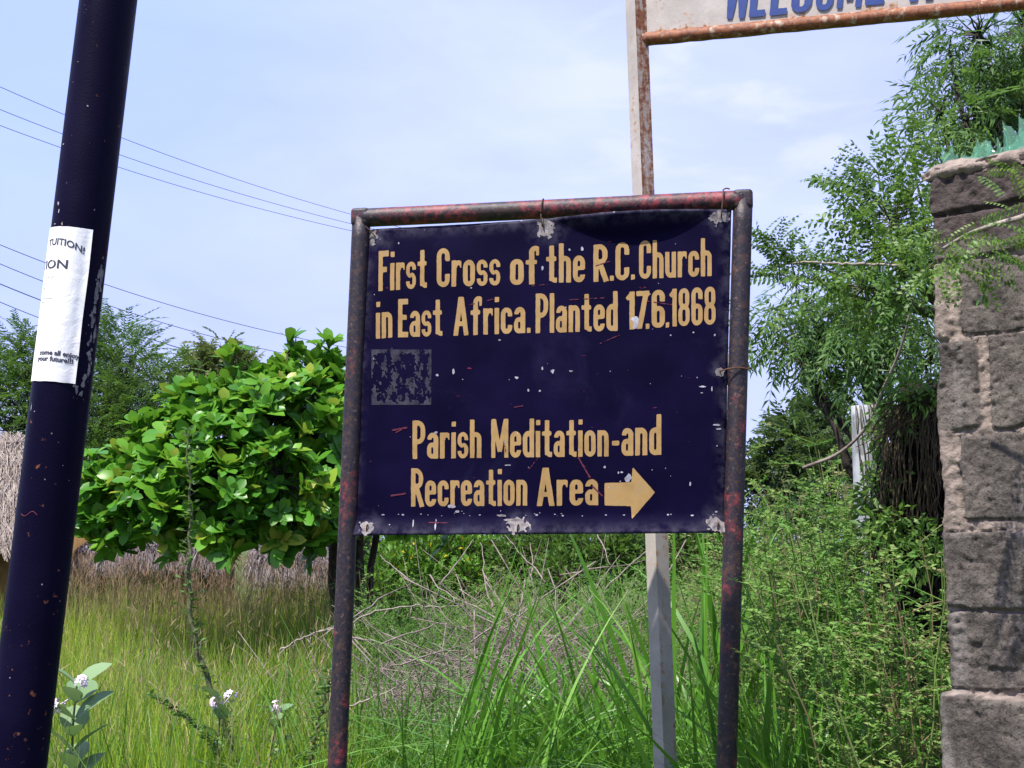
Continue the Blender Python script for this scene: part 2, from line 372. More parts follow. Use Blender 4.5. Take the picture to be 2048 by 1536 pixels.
def frond_tmpl(L, pairs, lf, droop=.35, ang=60, start=.15, terminal=True, rng=None):
    """compound leaf lying along +Y, leaflets in pairs"""
    mb = MB(); tv, tf, tc = lf
    t = np.linspace(0, 1, 6); y = L*t*(1-.12*droop*t); z = -droop*L*t*t
    mb.tube(np.stack([0*t, y, z], 1), np.linspace(.006*L, .003*L, 6), 3, (.2, 0, 0))
    D, T, U = [], [], []
    for i in range(pairs):
        tt = start+(1-start)*(i+.5)/pairs; p = np.array([0, L*tt*(1-.12*droop*tt), -droop*L*tt*tt])
        for sgn in (-1, 1):
            a = rad(ang+rng.uniform(-9, 9)); D.append((sgn*math.sin(a), math.cos(a), -.25-droop*tt*.7+rng.uniform(-.15, .15))); T.append(p)
    if terminal: D.append((0, 1, -2*droop)); T.append(np.array([0, L*(1-.12*droop), -droop*L]))
    k = len(T); sc = rng.uniform(.8, 1.1, k); Mx = frames(np.array(D), roll=rng.uniform(-.4, .4, k))*sc[:, None, None]
    mb.inst(tv, tf, Mx, np.array(T), rng.uniform(-.12, .12, k), tc)
    fs = [f for f in mb.f]; by = {}
    for f in fs: by.setdefault(f.shape[1], []).append(f)
    return np.concatenate(mb.v), [np.concatenate(x) for x in by.values()], np.concatenate(mb.c)
def blades(mb, roots, h, w, rng, lean=.15, bend=.35, droop=.2, seg=4, var=None, bias=None, wind=(0, 0), mat=0):
    n = len(roots); h = np.broadcast_to(h, (n,)); w = np.broadcast_to(w, (n,))
    a = rng.uniform(0, 2*PI, n); d = np.stack([np.cos(a), np.sin(a)], 1)+np.array(wind); d = d/np.maximum(np.linalg.norm(d, axis=1, keepdims=True), .2)
    if bias is not None: d = d*.5+bias; d = d/np.maximum(np.linalg.norm(d, axis=1, keepdims=True), .2)
    ln = np.abs(rng.normal(0, lean, n)); bd = np.abs(rng.normal(0, bend, n)); dr = droop*bd/max(bend, 1e-3)
    t = np.linspace(0, 1, seg+1)
    hor = (ln[:, None]*t+bd[:, None]*t**2.2)*h[:, None]; ver = (t[None]-dr[:, None]*t[None]**3)*h[:, None]
    c = np.stack([roots[:, 0, None]+d[:, 0, None]*hor, roots[:, 1, None]+d[:, 1, None]*hor, roots[:, 2, None]+ver], -1)
    tw = rng.uniform(0, 2*PI, n); side = np.stack([np.cos(tw), np.sin(tw), np.zeros(n)], 1)
    ww = w[:, None]*np.interp(t, [0, .25, .6, 1], [.7, 1, .8, .06])[None]/2
    v = np.stack([c-side[:, None]*ww[..., None], c+side[:, None]*ww[..., None]], 2).reshape(n, -1, 3)
    k = (seg+1)*2; i = np.arange(seg)*2
    q = np.stack([i, i+1, i+3, i+2], -1)
    col = np.zeros((n, k, 3)); col[..., 0] = (rng.beta(2, 2.2, n) if var is None else var)[:, None]; col[..., 1] = np.repeat(t, 2)[None]
    mb.add(v.reshape(-1, 3), [(q[None]+(np.arange(n)*k)[:, None, None]).reshape(-1, 4)], col.reshape(-1, 3), mat)
def wpath(a, b, n, amp, rng):
    t = np.linspace(0, 1, n)[:, None]; p = np.asarray(a)*(1-t)+np.asarray(b)*t
    L = np.linalg.norm(np.asarray(b)-np.asarray(a)); q = np.cumsum(rng.normal(0, 1, (n, 3)), 0); q = q-q[0]*(1-t)-q[-1]*t
    return p+q*amp*L/max(n, 1)**.5*.6
def smooth_path(pts, n=24):
    p = np.asarray(pts, float); s = np.concatenate([[0], np.cumsum(np.linalg.norm(np.diff(p, axis=0), axis=1))]); u = np.linspace(0, s[-1], n)
    m = np.gradient(p, s, axis=0); i = np.clip(np.searchsorted(s, u)-1, 0, len(p)-2); h = (s[i+1]-s[i]); t = ((u-s[i])/h)[:, None]; h = h[:, None]
    return (2*t**3-3*t**2+1)*p[i]+(t**3-2*t**2+t)*h*m[i]+(-2*t**3+3*t**2)*p[i+1]+(t**3-t**2)*h*m[i+1]
def ppath(pts, Y, n=24):
    """pixel polyline at distance(s) Y"""
    a = np.array([P(p[0], p[1], p[2] if len(p) > 2 else Y) for p in pts]); return smooth_path(a, n)

# ------------------------------------------------------------------ ground
def ground():
    mb = MB(); n = 160
    g = np.sinh(np.linspace(-6.2, 6.2, n))/np.sinh(6.2)*900
    X, Yv = np.meshgrid(g, g+9, indexing='ij'); Z = (fbm(v3(X*.6, Yv*.6), 3)-.5)*.10*np.exp(-(np.hypot(X, Yv)/60)**2)
    i = np.arange(n-1); q = (i[:, None]*n+i[None]); q = np.stack([q, q+n, q+n+1, q+1], -1).reshape(-1, 4)
    mb.add(np.stack([X, Yv, Z], -1), q); kind(mb.build('ground', M['ground']), 'structure')
ground()

# ------------------------------------------------------------------ marching squares for lettering and paint chips
def msq(fn, x0, y0, x1, y1, res):
    nx, ny = max(2, int((x1-x0)/res)+1), max(2, int((y1-y0)/res)+1)
    xs, ys = np.linspace(x0, x1, nx), np.linspace(y0, y1, ny); X, Y = np.meshgrid(xs, ys)
    D = fn(X, Y); ins = D < 0; V, Fq, Fp, idx = [], [], [], {}
    def vid(key, x, y):
        if key not in idx: idx[key] = len(V); V.append((x, y))
        return idx[key]
    any4 = ins[:-1, :-1] | ins[1:, :-1] | ins[:-1, 1:] | ins[1:, 1:]
    for j, i in zip(*np.nonzero(any4)):
        cs = ((j, i), (j, i+1), (j+1, i+1), (j+1, i)); poly = []
        for k in range(4):
            a, b = cs[k], cs[(k+1) % 4]
            if ins[a]: poly.append(vid(a, xs[a[1]], ys[a[0]]))
            if ins[a] != ins[b]:
                lo, hi = min(a, b), max(a, b); t = D[lo]/(D[lo]-D[hi])
                poly.append(vid((lo, hi), xs[lo[1]]+(xs[hi[1]]-xs[lo[1]])*t, ys[lo[0]]+(ys[hi[0]]-ys[lo[0]])*t))
        if len(poly) == 4: Fq.append(poly)
        elif len(poly) == 3: Fp.append(poly)
        elif len(poly) > 4:
            for k in range(1, len(poly)-1): Fp.append([poly[0], poly[k], poly[k+1]])
    fs = []
    if Fq: fs.append(np.array(Fq))
    if Fp: fs.append(np.array(Fp))
    return np.array(V).reshape(-1, 2), fs

# --- a condensed hand-painted alphabet, as signed distances (unit: cap height 1)
ST, XH = .165, .68
def R_(x0, y0, x1, y1, r=0.):
    cx, cy, hx, hy = (x0+x1)/2, (y0+y1)/2, (x1-x0)/2-r, (y1-y0)/2-r
    def f(X, Y):
        dx, dy = np.abs(X-cx)-hx, np.abs(Y-cy)-hy
        return np.hypot(np.maximum(dx, 0), np.maximum(dy, 0))+np.minimum(np.maximum(dx, dy), 0)-r
    return f
def U_(*fs): return lambda X, Y: np.minimum.reduce([f(X, Y) for f in fs])
def I_(*fs): return lambda X, Y: np.maximum.reduce([f(X, Y) for f in fs])
def N_(f): return lambda X, Y: -f(X, Y)
def O_(x0, y0, x1, y1, s=ST, r=None):
    r = min((x1-x0), (y1-y0))*.5 if r is None else r
    return I_(R_(x0, y0, x1, y1, r*.96), N_(R_(x0+s, y0+s*.82, x1-s, y1-s*.82, max(r-s, .02)*.9)))
def L_(a, b, s=ST):
    a, b = np.array(a, float), np.array(b, float); d = b-a; L = np.hypot(*d); d = d/L
    def f(X, Y):
        u = (X-a[0])*d[0]+(Y-a[1])*d[1]; v = -(X-a[0])*d[1]+(Y-a[1])*d[0]
        return np.maximum(np.abs(v)-s/2, np.abs(u-L/2)-L/2)
    return f
def clipY(f, lo=-9, hi=9): return I_(f, R_(-9, lo, 9, hi))
w_ = .40
G = {
 'F': (.38, U_(R_(0,0,ST,1), R_(0,.845,.38,1), R_(0,.46,.32,.60))),
 'E': (.38, U_(R_(0,0,ST,1), R_(0,.85,.38,1), R_(0,.45,.33,.59), R_(0,0,.38,.15))),
 'L': (.38, U_(R_(0,0,ST,1), R_(0,0,.38,.15))),
 'C': (.44, I_(O_(0,0,.44,1), N_(R_(.26,.34,.6,.66)))),
 'O': (.46, O_(0,0,.46,1)),
 'H': (.46, U_(R_(0,0,ST,1), R_(.46-ST,0,.46,1), R_(0,.43,.46,.57))),
 'P': (.44, U_(R_(0,0,ST,1), clipY(I_(O_(-.1,.38,.44,1), R_(0,.38,.6,1))))),
 'R': (.45, U_(R_(0,0,ST,1), I_(O_(-.1,.44,.44,1), R_(0,.44,.6,1)), L_((.20,.5),(.40,0)), I_(L_((.16,.6),(.42,-.06)), R_(0,0,.6,.6)))),
 'A': (.54, U_(I_(L_((.08,-.04),(.26,1.0)), R_(-.2,0,1,1)), I_(L_((.46,-.04),(.28,1.0)), R_(-.2,0,1,1)), R_(.14,.24,.40,.37), R_(.185,.9,.355,1))),
 'M': (.60, U_(R_(0,0,.15,1), R_(.45,0,.60,1), I_(L_((.08,1.04),(.30,.16),.15), R_(0,.12,1,1)), I_(L_((.52,1.04),(.30,.16),.15), R_(0,.12,1,1)))),
 'W': (.66, U_(I_(L_((.07,1.04),(.15,-.04),.145), R_(-.2,0,1,1)), I_(L_((.59,1.04),(.51,-.04),.145), R_(-.2,0,1,1)), I_(L_((.17,-.04),(.33,.95),.13), R_(-.2,0,1,.95)), I_(L_((.49,-.04),(.33,.95),.13), R_(-.2,0,1,.95)))),
 'o': (w_, O_(0,0,w_,XH)),
 'e': (w_, U_(I_(O_(0,0,w_,XH), N_(R_(.22,.2,.6,.33))), R_(.1,.31,w_-.03,.415))),
 'c': (w_, I_(O_(0,0,w_,XH), N_(R_(.24,.235,.6,.44)))),
 'r': (.33, U_(R_(0,0,ST,XH), I_(O_(.02,.1,.44,XH), R_(.05,.47,.33,1)))),
 's': (.37, U_(I_(O_(0,.27,.37,XH,.14), N_(R_(.19,.20,.6,.465))), I_(O_(0,0,.37,.41,.14), N_(R_(-.2,.20,.18,.5))))),
 't': (.36, U_(R_(.10,.05,.10+ST,.95), R_(0,.55,.34,.67), I_(O_(.10,0,.52,.5), R_(.1,0,.36,.17)))),
 'i': (ST, U_(R_(0,0,ST,XH), R_(.01,.82,ST,.96))),
 'f': (.38, U_(R_(.09,0,.09+ST,.8), R_(0,.52,.33,.64), I_(O_(.09,.3,.46,1), R_(.09,.74,.39,1)))),
 'h': (w_, U_(R_(0,0,ST,1), I_(O_(0,.05,w_,XH), R_(.1,.4,w_,1)), R_(w_-ST,0,w_,.5))),
 'n': (w_, U_(R_(0,0,ST,XH), I_(O_(0,.05,w_,XH), R_(.1,.4,w_,1)), R_(w_-ST,0,w_,.5))),
 'u': (w_, U_(R_(w_-ST,0,w_,XH), I_(O_(0,0,w_,.6), R_(0,0,.3,.3)), R_(0,.2,ST,XH))),
 'a': (.39, U_(R_(.39-ST,0,.39,.5), I_(O_(.01,.15,.39,XH), N_(R_(-.2,0,.2,.49)), R_(0,.36,.5,1)), O_(0,0,.36,.42,.15))),
 'd': (w_, U_(R_(w_-ST,0,w_,1), O_(0,0,w_,XH))),
 'l': (ST, R_(0,0,ST,1)),
 '1': (.22, U_(R_(.06,0,.06+ST,1), I_(L_((-.02,.80),(.16,.97),.12), R_(-.1,.6,.2,1)))),
 '7': (.40, U_(R_(0,.86,.40,1), I_(L_((.31,.98),(.08,-.05)), R_(-.2,0,1,.98)))),
 '6': (.41, U_(O_(0,0,.41,.58), R_(0,.25,ST,.75), I_(O_(0,.3,.41,1), R_(0,.68,.6,1)))),
 '8': (.42, U_(O_(.015,.46,.405,1,.155), O_(0,0,.42,.56,.155))),
 '.': (.14, R_(0,0,.13,.145)),
 '-': (.26, R_(.03,.27,.24,.40)),
}
def word_mesh(word, res=.028, gap=.055, seed=0, rough=.008):
    out, x = [], 0.
    for k, ch in enumerate(word):
        wd, f = G[ch]
        ox, oy = seed*7.1+k*3.3, seed*1.7
        fn = lambda X, Y, f=f, ox=ox, oy=oy: f(X+.010*(fbm(v3(X*5+ox, Y*5+oy), 2)-.5), Y)+rough*(fbm(v3(X*13+ox, Y*13+oy, 3.1), 3)-.5)*2+.005
        v, fs = msq(fn, -.1, -.1, wd+.1, 1.12, res)
        v = v+np.array([x, 0]); out.append((v, fs)); x += wd+gap
    return out, x-gap

# ------------------------------------------------------------------ the dark direction sign
YL, YR = 4.20, 3.98
pL, pR = P(724, 760, YL), P(1470, 760, YR)
K1 = (pR[1]-pL[1])/(pR[0]-pL[0]); K0 = pL[1]-K1*pL[0]
SN = nrm(np.array([K1, -1, 0]))                     # towards the viewer
def on_plane(px, py, k0=K0, k1=K1):
    r = ray(px, py); t = k0/(r[..., 1]-k1*r[..., 0]); return r*t[..., None]+np.array([0, 0, EYE])
def board_ab(px, py):
    f = (py-425)/640.; xl, xr = 735-37*f, 1463-15*f
    a = (px-xl)/(xr-xl); yt, yb = 461-41*np.clip(a, -.1, 1.1), 1071-5*a
    return a, (py-yt)/(yb-yt)
def board_disp(a, b):
    u = np.clip((a-.5)/.46, 0, 1); bc = .080*np.sin(PI*u)**.85; x = np.clip(bc-b, 0, None)
    d = 0.62*x**2/(x+.006)                            # the top lip is buckled forward between two ties
    u2 = np.clip(a/.5, 0, 1); d = d-.008*np.sin(PI*u2)*np.exp(-np.maximum(b, 0)/.10)
    d += .010*(fbm(v3(a*4, b*4, 5), 3)-.5)
    d += -.014*np.clip((.045-a)/.045, 0, 1)**1.5-.012*np.clip((a-.965)/.035, 0, 1)**1.5
    d += .016*np.clip((b-.942)/.058, 0, 1)
    return d
FRONT = .020
def board_pt(px, py, off=0.):
    px, py = np.asarray(px, float), np.asarray(py, float); a, b = board_ab(px, py)
    return on_plane(px, py)+SN*(FRONT+board_disp(a, b)+off)[..., None]
def decal(mb, fn, x0, y0, x1, y1, res, off=.0008, pt=None, mat=0):
    v, fs = msq(fn, x0, y0, x1, y1, res)
    if len(v): mb.add((pt or board_pt)(v[:, 0], v[:, 1], off), [f[:, ::-1] for f in fs], mat=mat)
def info_sign():
    base = P(724, 1080, YL)
    r = thing('direction_sign', 'dark navy metal board with ochre lettering wired in a rusty pipe frame', 'sign', (float(base[0]+.6), 4.1, 0))
    pr = .0305
    def post(p0, p1, Y, name='post'):
        a, b = P(*p0, Y), P(*p1, Y); d = (b-a); b2 = a+d*((-.25-a[2])/d[2])
        n = 40; t = np.linspace(0, 1, n)[:, None]; pts = a*(1-t)+b2*t; mb = MB()
        col = np.zeros((n*20, 3)); mb.tube(pts, pr, 20, (.0, 0, 0)); o = mb.build(name, M['frame'], r); return a
    A = post((723, 436), (674, 1536), YL); B = post((1486, 400), (1453, 1536), YR)
    mb = MB(); d = nrm(B-A); t = np.linspace(0, 1, 60)[:, None]
    mb.tube((A-d*.001)*(1-t)+(B+d*.001)*t, pr*1.01, 20, (.6, 0, 0)); mb.build('top_rail', M['frame'], r)
    # mitred corners
    for c, nm in ((A, 'corner_weld'), (B, 'corner_weld')):
        mb = MB(); s = 1 if c is B else -1
        q = np.array([np.array([x, y, z]) for z in (-1, 1) for y in (-1, 1) for x in (-1, 1)])*np.array([pr*1.0, pr*.93, pr*.98])
        ang = math.atan2(d[1], d[0]); ca, sa = math.cos(ang), math.sin(ang); q = q@np.array([[ca, sa, 0], [-sa, ca, 0], [0, 0, 1]])+c
        mb.add(q, np.array([(0,2,3,1),(4,5,7,6),(0,1,5,4),(1,3,7,5),(3,2,6,7),(2,0,4,6)]), (.3, 0, 0)); o = mb.build(nm, M['frame'], r, False)
        bv = o.modifiers.new('bevel', 'BEVEL'); bv.width = .012; bv.segments = 4
    # sheet
    mb = MB(); na, nb = 120, 110
    a = np.linspace(0, 1, na); b = np.linspace(0, 1, nb); Ag, Bg = np.meshgrid(a, b)
    yt, yb = 461-41*Ag, 1071-5*Ag; py = yt+(yb-yt)*Bg; f = (py-425)/640.; px = (735-37*f)+((1463-15*f)-(735-37*f))*Ag
    jag = .8*(fbm(v3(Ag*40, Bg*40, 1), 3)-.5)
    edge = np.minimum(np.minimum(Ag, 1-Ag)*1.15, np.minimum(Bg, 1-Bg))
    wear = np.clip(1-edge/.045, 0, 1)**1.3*.9
    for (cx, cy, rr) in ((1093, 455, 40), (750, 478, 36), (1441, 440, 30), (740, 1052, 30), (1040, 1055, 36), (1437, 1050, 40), (1440, 742, 20)):
        wear = np.maximum(wear, np.clip(1.25-np.hypot(px-cx, py-cy)/rr, 0, 1))
    front = board_pt(px+jag, py+jag, 0.); back = front-SN*.0022
    i = np.arange(na-1)[None]; j = np.arange(nb-1)[:, None]; q = j*na+i; q = np.stack([q, q+na, q+na+1, q+1], -1).reshape(-1, 4)
    N = na*nb; ring = np.concatenate([np.arange(na), np.arange(1, nb)*na+na-1, (nb-1)*na+np.arange(na-2, -1, -1), np.arange(nb-2, 0, -1)*na]); r2 = np.roll(ring, -1)
    sq = np.stack([ring, r2, r2+N, ring+N], -1)
    col = np.zeros((2*N, 3)); col[:N, 0] = wear.ravel()
    mb.add(np.concatenate([front.reshape(-1, 3), back.reshape(-1, 3)]), [q, q[:, ::-1]+N, sq], col)
    pm, later = mb, []
    # lettering: every word by its two ends, its baseline and its cap height
    lines = [
     [('First',760,857,585,578,81,1),('Cross',876,1003,577,573,78,1),('of',1022,1080,573,571,77,1),('the',1094,1172,569,567,79,1),('R.',1188,1230,567,564,75,1),('C.',1232,1272,564,562,76,1),('Church',1279,1424,561,555,77,1)],
     [('in',755,788,680,677,77,1),('East',799,888,677,674,77,1),('Africa.',909,1064,674,668,78,1),('Planted',1073,1237,669,664,80,1),('17',1256,1300,662,659,76,1),('.',1292.5,1301,660.5,660,76,1),('6',1304,1331,659,657,76,1),('.',1332,1340,658,657,76,1),('1868',1342,1432,656,651,76,1)],
     [('Parish',828,966,919,917,77,1),('Meditation',985,1219,917,914,78,1),('-',1223,1242,914,913,78,1),('and',1244,1324,913,911,82,1)],
     [('Recreation',825,1057,1014,1012,77,1),('Area',1075,1198,1013,1011,77,1)]]
    sd = 1
    for ln in lines:
        mb = MB()
        for wd, x0, x1, y0, y1, H, _ in ln:
            gl, tw = word_mesh(wd, seed=sd, gap=.05); sd += 1
            for v, fs in gl:
                u = v[:, 0]/tw; sl = .03*(v[:, 1]-.3)*0
                X = x0+(x1-x0)*(u+sl); Yp = y0+(y1-y0)*u-v[:, 1]*H
                mb.add(board_pt(X-(.06*v[:, 1]*0), Yp, .0007), fs)
        later.append((mb, 'lettering'))
    pts = [(1210.5,966.5),(1264,965),(1266.5,934.5),(1311,985),(1265,1038.5),(1263,1012.5),(1210.5,1011.5)]
    def arrow(X, Y):
        d = np.full(X.shape, 1e9); sgn = np.ones(X.shape); n = len(pts)
        for i in range(n):
            (ax, ay), (bx, by) = pts[i], pts[(i+1) % n]; ex, ey = bx-ax, by-ay
            t = np.clip(((X-ax)*ex+(Y-ay)*ey)/(ex*ex+ey*ey), 0, 1); d = np.minimum(d, np.hypot(X-ax-ex*t, Y-ay-ey*t))
            c = ((ay > Y) != (by > Y)) & (X < (bx-ax)*(Y-ay)/((by-ay) or 1e-9)+ax); sgn = np.where(c, -sgn, sgn)
        return d*sgn+1.2*(fbm(v3(X*.16, Y*.16), 3)-.5)
    mb = MB(); decal(mb, arrow, 1200, 925, 1320, 1048, 2.0, .0007); later.append((mb, 'arrow'))
    # wear: sticker remains, bare chips, red scratches
    mb = pm
    def sticker(X, Y):
        e = np.minimum(np.minimum(X-746, 866-X), np.minimum(Y-700, 811-Y)); n = .6*fbm(v3(X*.11, Y*.06, 2), 5)+.4*fbm(v3(X*.35, Y*.3, 2), 3)
        rim = np.where((X > 853) | (Y > 795) | (Y < 712), .17, 0)+np.where(X < 752, .05, 0)
        return np.where(e < 0, 1., .545-rim*np.clip(1-e/14, 0, 1)-n-.03*np.clip(1-np.hypot((X-795)/30, (Y-755)/40), 0, 1))
    decal(mb, sticker, 742, 696, 872, 814, 1.6, .0006, mat=1)
    def blob(cx, cy, rx, ry, k=.5, z=0.):
        return lambda X, Y: np.hypot((X-cx)/rx, (Y-cy)/ry)-1+k*(fbm(v3(X*.22, Y*.22, z), 3)-.5)*2
    rng = np.random.default_rng(5)
    spots = [(1272,645,7.5,12),(1258,957,7,8),(1238,946,2,4),(1245,945,3,2),(1211,934,3,3),(1107,745,6,5),(1143,744,6,3),(1036,757,5,3),(877,752,5,3),(910,745,3,6),(1087,540,3,6),(1166,500,3,5),(1141,502,3,2.5),(1430,672,3,4),(1424,778,2,7),(1405,775,8,2),(1404,787,7,2),(1435,851,9,2),(1436,859,8,2),(1018,931,7,2),(1332,937,2,3),(1381,968,2,6),(875,866,5,4),(906,1013,8,4),(918,1023,10,3),(875,1050,2,14),(830,1046,2,9),(1087,738,2,4),(1059,782,3,4),(1082,783,3,2),(1002,682,3,2),(945,578,3,2),(1395,757,2,3),(800,488,2,3)]
    for k, (cx, cy, rx, ry) in enumerate(spots):
        if k > 1: rx, ry = rx*.72, ry*.72
        decal(mb, blob(cx, cy, rx, ry, .9, k), cx-rx*2, cy-ry*2, cx+rx*2, cy+ry*2, max(.7, min(rx, ry)*.45), .0012, mat=2)
    for k in range(38):
        cx, cy = rng.uniform(750, 1440), rng.uniform(480, 1050); rr = rng.uniform(.5, 1.5); decal(mb, blob(cx, cy, rr, rr*rng.uniform(.6, 1.6), .6, k), cx-3, cy-3, cx+3, cy+3, .8, .0012, mat=2)
    for k in range(30):
        cx, cy = rng.uniform(735, 1440), 1030+rng.normal(0, 2.5); rr = rng.uniform(.6, 1.6); decal(mb, blob(cx, cy, rr*1.7, rr, .9, k), cx-6, cy-5, cx+6, cy+5, .9, .0012, mat=2)
    for k, (cx, cy, rx, ry) in enumerate([(1092,462,17,20),(1091,450,8,10),(748,475,9,16),(1441,437,20,12),(1432,441,8,14),(1440,745,9,8),(738,1055,16,14),(1040,1052,20,16),(1030,1040,20,3),(1437,1052,20,13),(1425,1045,12,10),(1005,1031,12,2.5)]):
        decal(mb, (lambda f, k: (lambda X, Y: f(X, Y)+1.1*(fbm(v3(X*.14, Y*.14, k+9), 4)-.42)))(blob(cx, cy, rx, ry, .5, k), k), cx-rx*1.7, cy-ry*1.7, cx+rx*1.7, cy+ry*1.7, 1.6, .0010, mat=3)
    for (x0, y0, x1, y1, w) in [(1158,915,1182,956,3),(1186,972,1206,992,2.5),(787,862,818,856,3),(795,866,806,860,3),(785,992,815,987,3),(1140,602,1210,598,1.6),(1290,604,1345,612,1.5),(1190,535,1222,525,1.5),(860,1045,900,1046,2),(1030,816,1048,813,2),(1305,818,1316,816,2),(1060,575,1098,571,1.3),(1010,880,1014,905,1.4),(1200,690,1240,672,1.3),(940,612,990,600,1.2),(1080,915,1060,940,1.2)]:
        f = L_((x0, y0), (x1, y1), w); decal(mb, lambda X, Y, f=f: f(X, Y)+2.2*(fbm(v3(X*.3, Y*.3), 3)-.45), min(x0, x1)-4, min(y0, y1)-4, max(x0, x1)+4, max(y0, y1)+4, 1.0, .0014, mat=4)
    panel = pm.build('panel', [M['board'], M['residue'], M['chip'], M['scuff'], M['redscratch']], r)
    for m2, nm in later: m2.build(nm, M['letters'], panel, False)
    # wire ties
    def tie(pts):
        mb = MB(); mb.tube(smooth_path(np.array(pts), 30), .0024, 6); mb.build('wire_tie', M['wire'], r)
    def over_rail(px, hy, dx=3):
        py = 437-(px-723)*.0472; c = on_plane(np.array(px+0.), np.array(py)); h = board_pt(px+dx, hy, .002)
        tie([h-SN*.02, h+SN*.004, c+SN*.034+np.array([0, 0, -.02]), c+SN*.026+np.array([.004, 0, .024]), c+np.array([.003, 0, .036]), c-SN*.034, h-SN*.012+np.array([.002, 0, .01])])
    over_rail(1085, 456); over_rail(1445, 437, -2)
    c = on_plane(np.array(1447.), np.array(384.)); tie([c+SN*.01+np.array([0, 0, .0]), c+np.array([.0, 0, .008]), c+np.array([.012, 0, .012]), c+np.array([.02, 0, .009])])
    h = board_pt(1441, 744, .002); e = on_plane(np.array(1478.), np.array(738.)); tie([h-SN*.015, h+SN*.006, e+SN*.034, e+SN*.02+np.array([.026, 0, -.002]), e+np.array([.036, 0, .003]), e+np.array([.042, 0, -.006])])
    for px, py in ((740, 1058), (1040, 1058), (1437, 1054)):
        h = board_pt(px, py-8, .002); tie([h-SN*.01, h+SN*.006, h+SN*.004+np.array([-.002, 0, -.02]), h+np.array([.004, 0, -.034]), h-SN*.02+np.array([.0, 0, -.03])])
    h = board_pt(752, 474, .002); tie([h-SN*.01, h+SN*.005, h+np.array([-.012, -.004, .014]), h+np.array([-.03, -.006, .03])])
    # strip of flat bar along the right edge
    mb = MB(); q0, q1 = board_pt(1458, 708, -.004), board_pt(1457, 770, -.004)
    mb.tube(np.array([q0, q1]), .006, 5); mb.build('hanger_bar', M['frame'], r)
info_sign()

# ------------------------------------------------------------------ black pole and flyer
PY = 2.5
pa, pb = P(217, 0, PY), P(59, 1310, PY); PD = nrm(pa-pb); PRAD = .0553
PS = -nrm(np.cross(PD, np.array([0, 1., 0])))         # points right in the picture
PF = np.array([0, 0, EYE])-(pa+pb)/2; PF = nrm(PF-PD*np.dot(PF, PD)); PS = np.cross(PD, PF); PS = PS if PS[0] > 0 else -PS  # PF faces the camera
def pole_axis_at(py): 
    return P(217-158*py/1310., py, PY)
def pole_pt(phi, h, r=PRAD): return pa+PD*np.asarray(h)[..., None]+(PS*np.sin(phi)[..., None]+PF*np.cos(phi)[..., None])*np.asarray(r)[..., None]
def pole_h(py): 
    q = pole_axis_at(py); return float(np.dot(q-pa, PD))
def leaning_pole():
    b = pb+PD*((-.3-pb[2])/PD[2]); top = pa+PD*2.3
    r = thing('leaning_pole', 'thick black painted metal pole leaning right with rust spots', 'pole', (float(b[0]), float(b[1]), 0))
    mb = MB(); t = np.linspace(0, 1, 90)[:, None]; pts = b*(1-t)+top*t
    mb.tube(pts, PRAD, 48); sh = mb
    mb = MB(); mb.tube(np.array([top-PD*.002, top+PD*.02, top+PD*.035]), [PRAD*1.03, PRAD*1.0, PRAD*.5], 32); mb.build('cap', M['pole'], r)
    # scraps of older bills beside the flyer
    mb = MB(); h0 = pole_h(525)
    def pt(u, v, off): 
        phi = np.asarray(u)/PRAD; return pole_pt(phi, np.asarray(v), np.full(np.shape(u), PRAD+.0006))
    scr = [(198,556,.010,.036),(190,585,.009,.022),(181,640,.007,.030),(178,690,.010,.030),(186,668,.006,.02),(174,735,.007,.022),(158,785,.010,.016),(146,782,.008,.012),(165,760,.007,.022),(180,720,.005,.014),(187,620,.006,.012)]
    for k, (px, py, a, bb) in enumerate(scr):
        ax = pole_axis_at(py); cx = 217-(158*py/1310.); u0 = math.asin(max(-.98, min(.98, (px-cx)/57.5)))*PRAD; v0 = pole_h(py)
        v, fs = msq(lambda U, V: np.hypot((U-u0)/a, (V-v0)/bb)-.72+2.8*(fbm(v3(U*170, V*110, k), 5)-.45), u0-2*a, v0-1.6*bb, u0+2*a, v0+1.6*bb, .0014)
        if len(v): mb.add(pt(v[:, 0], v[:, 1], 0), fs)
    mb.build('torn_paper', M['paper_res'], r)
    mb = sh
    for k, (px, py, a, bb, tl) in enumerate([(118,420,.0022,.004,.3),(119,437,.0015,.004,0),(128,303,.004,.0015,.5),(174,230,.0015,.0015,0),(66,822,.001,.007,0),(72,830,.0015,.0018,0),(112,461,.003,.001,0)]):
        cx = 217-(158*py/1310.); u0 = math.asin(max(-.98, min(.98, (px-cx)/57.5)))*PRAD; v0 = pole_h(py)
        v, fs = msq(lambda U, V: np.hypot(((U-u0)+tl*(V-v0))/a, (V-v0)/bb)-1+1.2*(fbm(v3(U*300, V*300, k), 3)-.5), u0-2*a, v0-1.6*bb, u0+2*a, v0+1.6*bb, .0006)
        if len(v): mb.add(pt(v[:, 0], v[:, 1], 0), fs, mat=1)
    sh.build('shaft', [M['pole'], M['chip']], r)
    mb = MB()
    u = np.linspace(0, 1, 20); cx = 217-158*1028/1310.
    sc = np.array([[(47+30*t-cx)/57.5, 1030-5*math.sin(t*6.5+3.4)] for t in u])
    mb.tube(np.array([pole_pt(np.array(math.asin(x)), np.array(pole_h(y)), np.array(PRAD+.0002)) for x, y in sc]), .0009, 5)
    mb.build('scratch', M['redscratch'], r)
leaning_pole()
